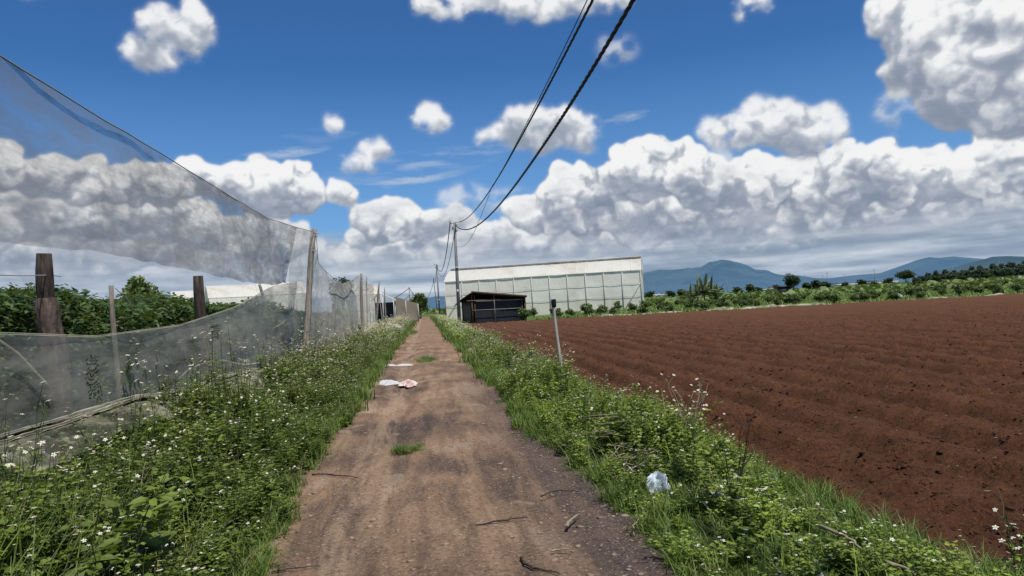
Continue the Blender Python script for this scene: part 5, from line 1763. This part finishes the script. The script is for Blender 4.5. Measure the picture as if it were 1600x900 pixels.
# ---------------------------------------------------------------- stake on the right verge
tS = atX(865, 470, 2.36); bS = atX(878, 585, 2.36)
e, pts = post('wooden_stake', (bS.x + .08, tS.y - .02, -.1), tS, .034, .028, surf('pale_stake_wood', lambda n, p: n.mix(n.noise(n.v('MULTIPLY', p, (14, 14, 2)), 2, 4), (.26, .24, .21), (.50, .47, .42)), .9), 'grey wooden stake leaning at the edge of the red field', 'stake', bend=.015)
g_ = Geo(); q = np.array(tS) - np.array(e.location); tube(g_, [q + [0, 0, -.12], q + [.0, 0, -.03], q + [0, 0, .03]], [.045, .05, .046], 9); g_.obj('dark_cap', M['barkdark'], e)

# ---------------------------------------------------------------- litter, sticks, rubble
c = G(612, 518, .1); rag('plastic_sheet', (c.x + .35, c.y, .05), .40, 1.6, .55, 13, M['bag'], 'crumpled white plastic sheet on the left grass edge far up the track', 'plastic sheet')
c = G(606, 598, .02); rag('plastic_sheet', (c.x, c.y, .0), .22, .34, .09, 23, M['bag'], 'white crumpled plastic left of the pink printed bag', 'plastic sheet')
c = G(638, 599, .02); rag('plastic_bag', (c.x, c.y, .0), .20, .55, .10, 33, M['bagpink'], 'pink and white printed plastic bag lying on the track', 'plastic bag')
c = G(604, 572, .0); rag('plastic_sheet', (c.x, c.y, .0), .20, .28, .05, 43, M['bag'], 'flat white plastic scrap on the left, beyond the pink bag', 'plastic sheet')
c = G(633, 571, .0); rag('plastic_sheet', (c.x, c.y, .0), .22, .22, .05, 53, M['bag'], 'flat white plastic scrap in mid track, beyond the pink bag', 'plastic sheet')
M['clearbag'] = netmat('clear_plastic', .34, (.36, .41, .45))
c = G(1023, 738, .22); o = rag('clear_plastic_bag', (c.x, c.y, .12), .10, .10, .13, 63, M['clearbag'], 'larger clear plastic bag resting in the near right grass', 'plastic bag')
o.rotation_euler = (.5, 0.1, .3)
c = G(1122, 770, .2); o = rag('clear_plastic_bag', (c.x, c.y, .17), .045, .04, .035, 73, M['bag'], 'small torn plastic scrap in the grass right of the clear bag', 'plastic bag')
c = G(988, 898, .1); o = rag('clear_plastic_bag', (G(1270, 897, .12).x, G(1270, 897, .12).y, .1), .05, .06, .06, 83, M['bag'], 'tiny plastic scrap in the grass at the bottom edge', 'plastic bag')
# white netting heap by the tall pole, right verge
for k, (px, py, sx, sy, sz) in enumerate(((722, 520, .22, 1.7, .22), (741, 538, .2, 1.5, .2))):
    c = G(px, py, .35)
    rag('old_net_heap', (c.x, c.y, .15), sx, sy, sz, 103 + k, M['net3'] if k else M['net3'], ('farther' if k == 0 else 'nearer') + ' heap of old white netting on the right verge', 'net heap', rot=-.05)


def stick(label, p0, p1, r_, mat, mid=None, name='twig', z=.02, forks=0, cat='twig'):
    a = np.array(G(*p0, z)); b = np.array(G(*p1, z)); L = np.linalg.norm(b - a)
    g_ = Geo(); t = np.linspace(0, 1, 9)[:, None]
    P_ = a * (1 - t) + b * t
    nr = np.array([-(b - a)[1], (b - a)[0], 0]) / L
    bend = (mid or 0.06) * L
    P_ = P_ + nr * bend * np.sin(t * PI) + R.normal(0, .012 * L ** .5, (9, 3)) * [1, 1, .2]
    P_[:, 2] = np.maximum(P_[:, 2], z * .6)
    P_ -= a
    tube(g_, P_, np.linspace(r_, r_ * .45, 9), 6, 0, True, wob=.12)
    for q in range(forks):
        i = 3 + q * 2; d = (P_[i + 1] - P_[i]) ; dd = d / np.linalg.norm(d) + nr * (1 if q % 2 else -1) * .8
        tube(g_, [P_[i], P_[i] + dd * L * .12, P_[i] + dd * L * .2 + [0, 0, .01]], [r_ * .5, r_ * .35, r_ * .2], 4, 0, False)
    o = g_.obj(name, mat, smooth=True, label=label, category=cat); o.location = a
    return o


stick('thin dark twig near the left edge of the track', (487, 741), (560, 747), .009, M['barkdark'])
stick('long forked dark twig lying across the middle of the near track', (712, 838), (742, 822), .006, M['barkdark'])
stick('long thin dark twig pointing right from the forked twig', (742, 822), (825, 808), .008, M['barkdark'], forks=2)
stick('curved dark twig at the bottom edge of the track', (812, 872), (876, 896), .010, M['barkdark'], mid=-.12)
stick('curled dark root lying by the right verge', (845, 775), (905, 768), .006, M['barkdark'], mid=.3, forks=1)
stick('pale bark strip on the track near the right verge', (886, 822), (905, 803), .014, M['dry'], name='bark_strip', cat='bark strip')
stick('short pale stick among chips at the lower right of the track', (862, 860), (890, 858), .008, M['dry'], forks=2)
stick('thin pale stalk bridging the grass edge of the right verge', (990, 825), (1018, 797), .006, M['dry'], z=.08, name='stalk', cat='stalk')
stick('dark thread like twig at the bottom left of the track', (425, 893), (500, 884), .005, M['barkdark'])
stick('pale dead branch lying in the lower right grass, upper piece', (1282, 822), (1345, 856), .012, M['dry'], z=.24, name='dead_branch', cat='branch')
stick('pale dead branch lying in the lower right grass, lower piece', (1384, 878), (1432, 898), .012, M['dry'], z=.2, name='dead_branch', cat='branch')
stick('thin pale dead branch on the far side of the tall weeds', (1105, 765), (1120, 771), .012, M['dry'], z=.2, name='dead_branch', cat='branch')

# pile of dry stalks in the right verge
c = G(985, 688, .35)
e = empty('dry_stalk_pile', (c.x, c.y, .05), label='pile of pale dry stalks lying on the right verge beyond the clear bag', category='stalk pile')
for k in range(22):
    g_ = Geo()
    a = R.normal(-.3, 1.1); L = R.uniform(.10, .34); zc = .15 + abs(R.normal(0, .05))
    p_ = np.array([R.normal(0, .10), R.normal(0, .22), zc]); d_ = np.array([math.cos(a), math.sin(a) * .8, R.normal(0, .15)])
    m_ = p_ + R.normal(0, .02, 3)
    tube(g_, [p_ - d_ * L / 2, m_, p_ + d_ * L / 2], R.uniform(.002, .006), 5, 0, True, wob=.1)
    g_.obj('stalk', M['dry'], e)
# second: slanting pale stalks farther up
c = G(935, 655, .5)
e = empty('dry_stalk_pile', (c.x, c.y, .3), label='few pale dry stalks leaning in the flowering weeds above the stalk pile', category='stalk pile')
for k in range(9):
    g_ = Geo()
    a = R.normal(-.6, .5); L = R.uniform(.2, .45); p_ = np.array([R.normal(0, .07), R.normal(0, .2), .15 + R.normal(0, .04)]); d_ = np.array([math.cos(a), math.sin(a), .1])
    tube(g_, [p_ - d_ * L / 2, p_ + R.normal(0, .01, 3), p_ + d_ * L / 2], R.uniform(.002, .004), 5, 0, True)
    g_.obj('stalk', M['dry'], e)


# single tall plants
L6M = leaf6(mat=1)


def tall_weed(name, label, base, h, nst, mats, flw=2, leafs=1.0, lean=.25, dry=False):
    e = empty(name, base, label=label, category='wild plant')
    g_ = Geo(); gf_ = Geo(); gl = Geo()
    for s_ in range(nst):
        a = R.uniform(0, 6.28); L = h * R.uniform(.7, 1.05); t = np.linspace(0, 1, 8)
        P_ = np.stack([np.cos(a) * lean * L * t ** 1.4, np.sin(a) * lean * L * t ** 1.4, L * t], 1) + R.normal(0, .006, (8, 3))
        tube(g_, P_, np.linspace(.0055, .002, 8), 5, 0, False)
        for k in range(5):
            i = R.integers(3, 8); aa = R.uniform(0, 6.28); d = np.array([math.cos(aa) * .6, math.sin(aa) * .6, .8]); Lb = h * R.uniform(.08, .22)
            q_ = P_[i] + d * Lb
            tube(g_, [P_[i], P_[i] + d * Lb * .5 + [0, 0, -.005], q_], [.003, .002, .0015], 4, 0, False)
            if R.random() < flw * .3:
                up = np.array([[R.normal(0, .4), R.normal(0, .3) - .4, 1.0]])
                gf_ = Geo(); gf_.place(FL[0], [q_], rotm(np.array([[math.cos(aa), math.sin(aa), 0.0]]), up=up, scale=R.uniform(.014, .02)))
                gf_.obj('flower_head', [M['petal'], M['stem'], M['petal'], M['disc']], e)
            m_ = 2
            g_.place(L6M, np.tile(P_[i - 2], (m_, 1)), rotm(rdir(m_, -.2, .4), scale=R.uniform(.04, .075, m_) * leafs), R.normal(.1, .2, m_))
    g_.obj('foliage', [mats[0], mats[1]], e)
    return e


pb = atY(1585, 905, 3.55)
tall_weed('flowering_sprig', 'tall thin sprig with white flowers at the lower right corner against red soil', (pb.x + .02, pb.y, max(pb.z, 0) - .05), .47, 4, (M['stem'], M['leaf_weed_bright']), 2.4, .9, .22)
c = G(1055, 672, .3)
tall_weed('flowering_sprig', 'airy white flowered sprigs standing above the grass against the red field', (c.x + .15, c.y, 0), .72, 9, (M['dry'], M['leaf_weed_bright']), 2.2, .5, .3)
c = G(1150, 790, .1)
tall_weed('dark_weed', 'dark bare stemmed weed rising from the lower right verge', (c.x, c.y, 0), .68, 6, (M['barkdark'], M['leaf_weed']), 0, .5, .22)
c = G(200, 690, .7)
tall_weed('flowering_sprig', 'tallest white flowered sprig rising above the left weeds before the net', (atX(205, 640, -2.6).x, atX(205, 640, -2.6).y, 0), 1.22, 5, (M['stem'], M['leaf_weed']), 2.5, .8, .12)
tall_weed('flowering_sprig', 'white flowered sprig at the far left rising against the grey net', (atX(30, 700, -2.7).x, atX(30, 700, -2.7).y, 0), 1.12, 5, (M['stem'], M['leaf_weed']), 2.2, .7, .15)
print('verts', sum(len(m_.vertices) for m_ in bpy.data.meshes))
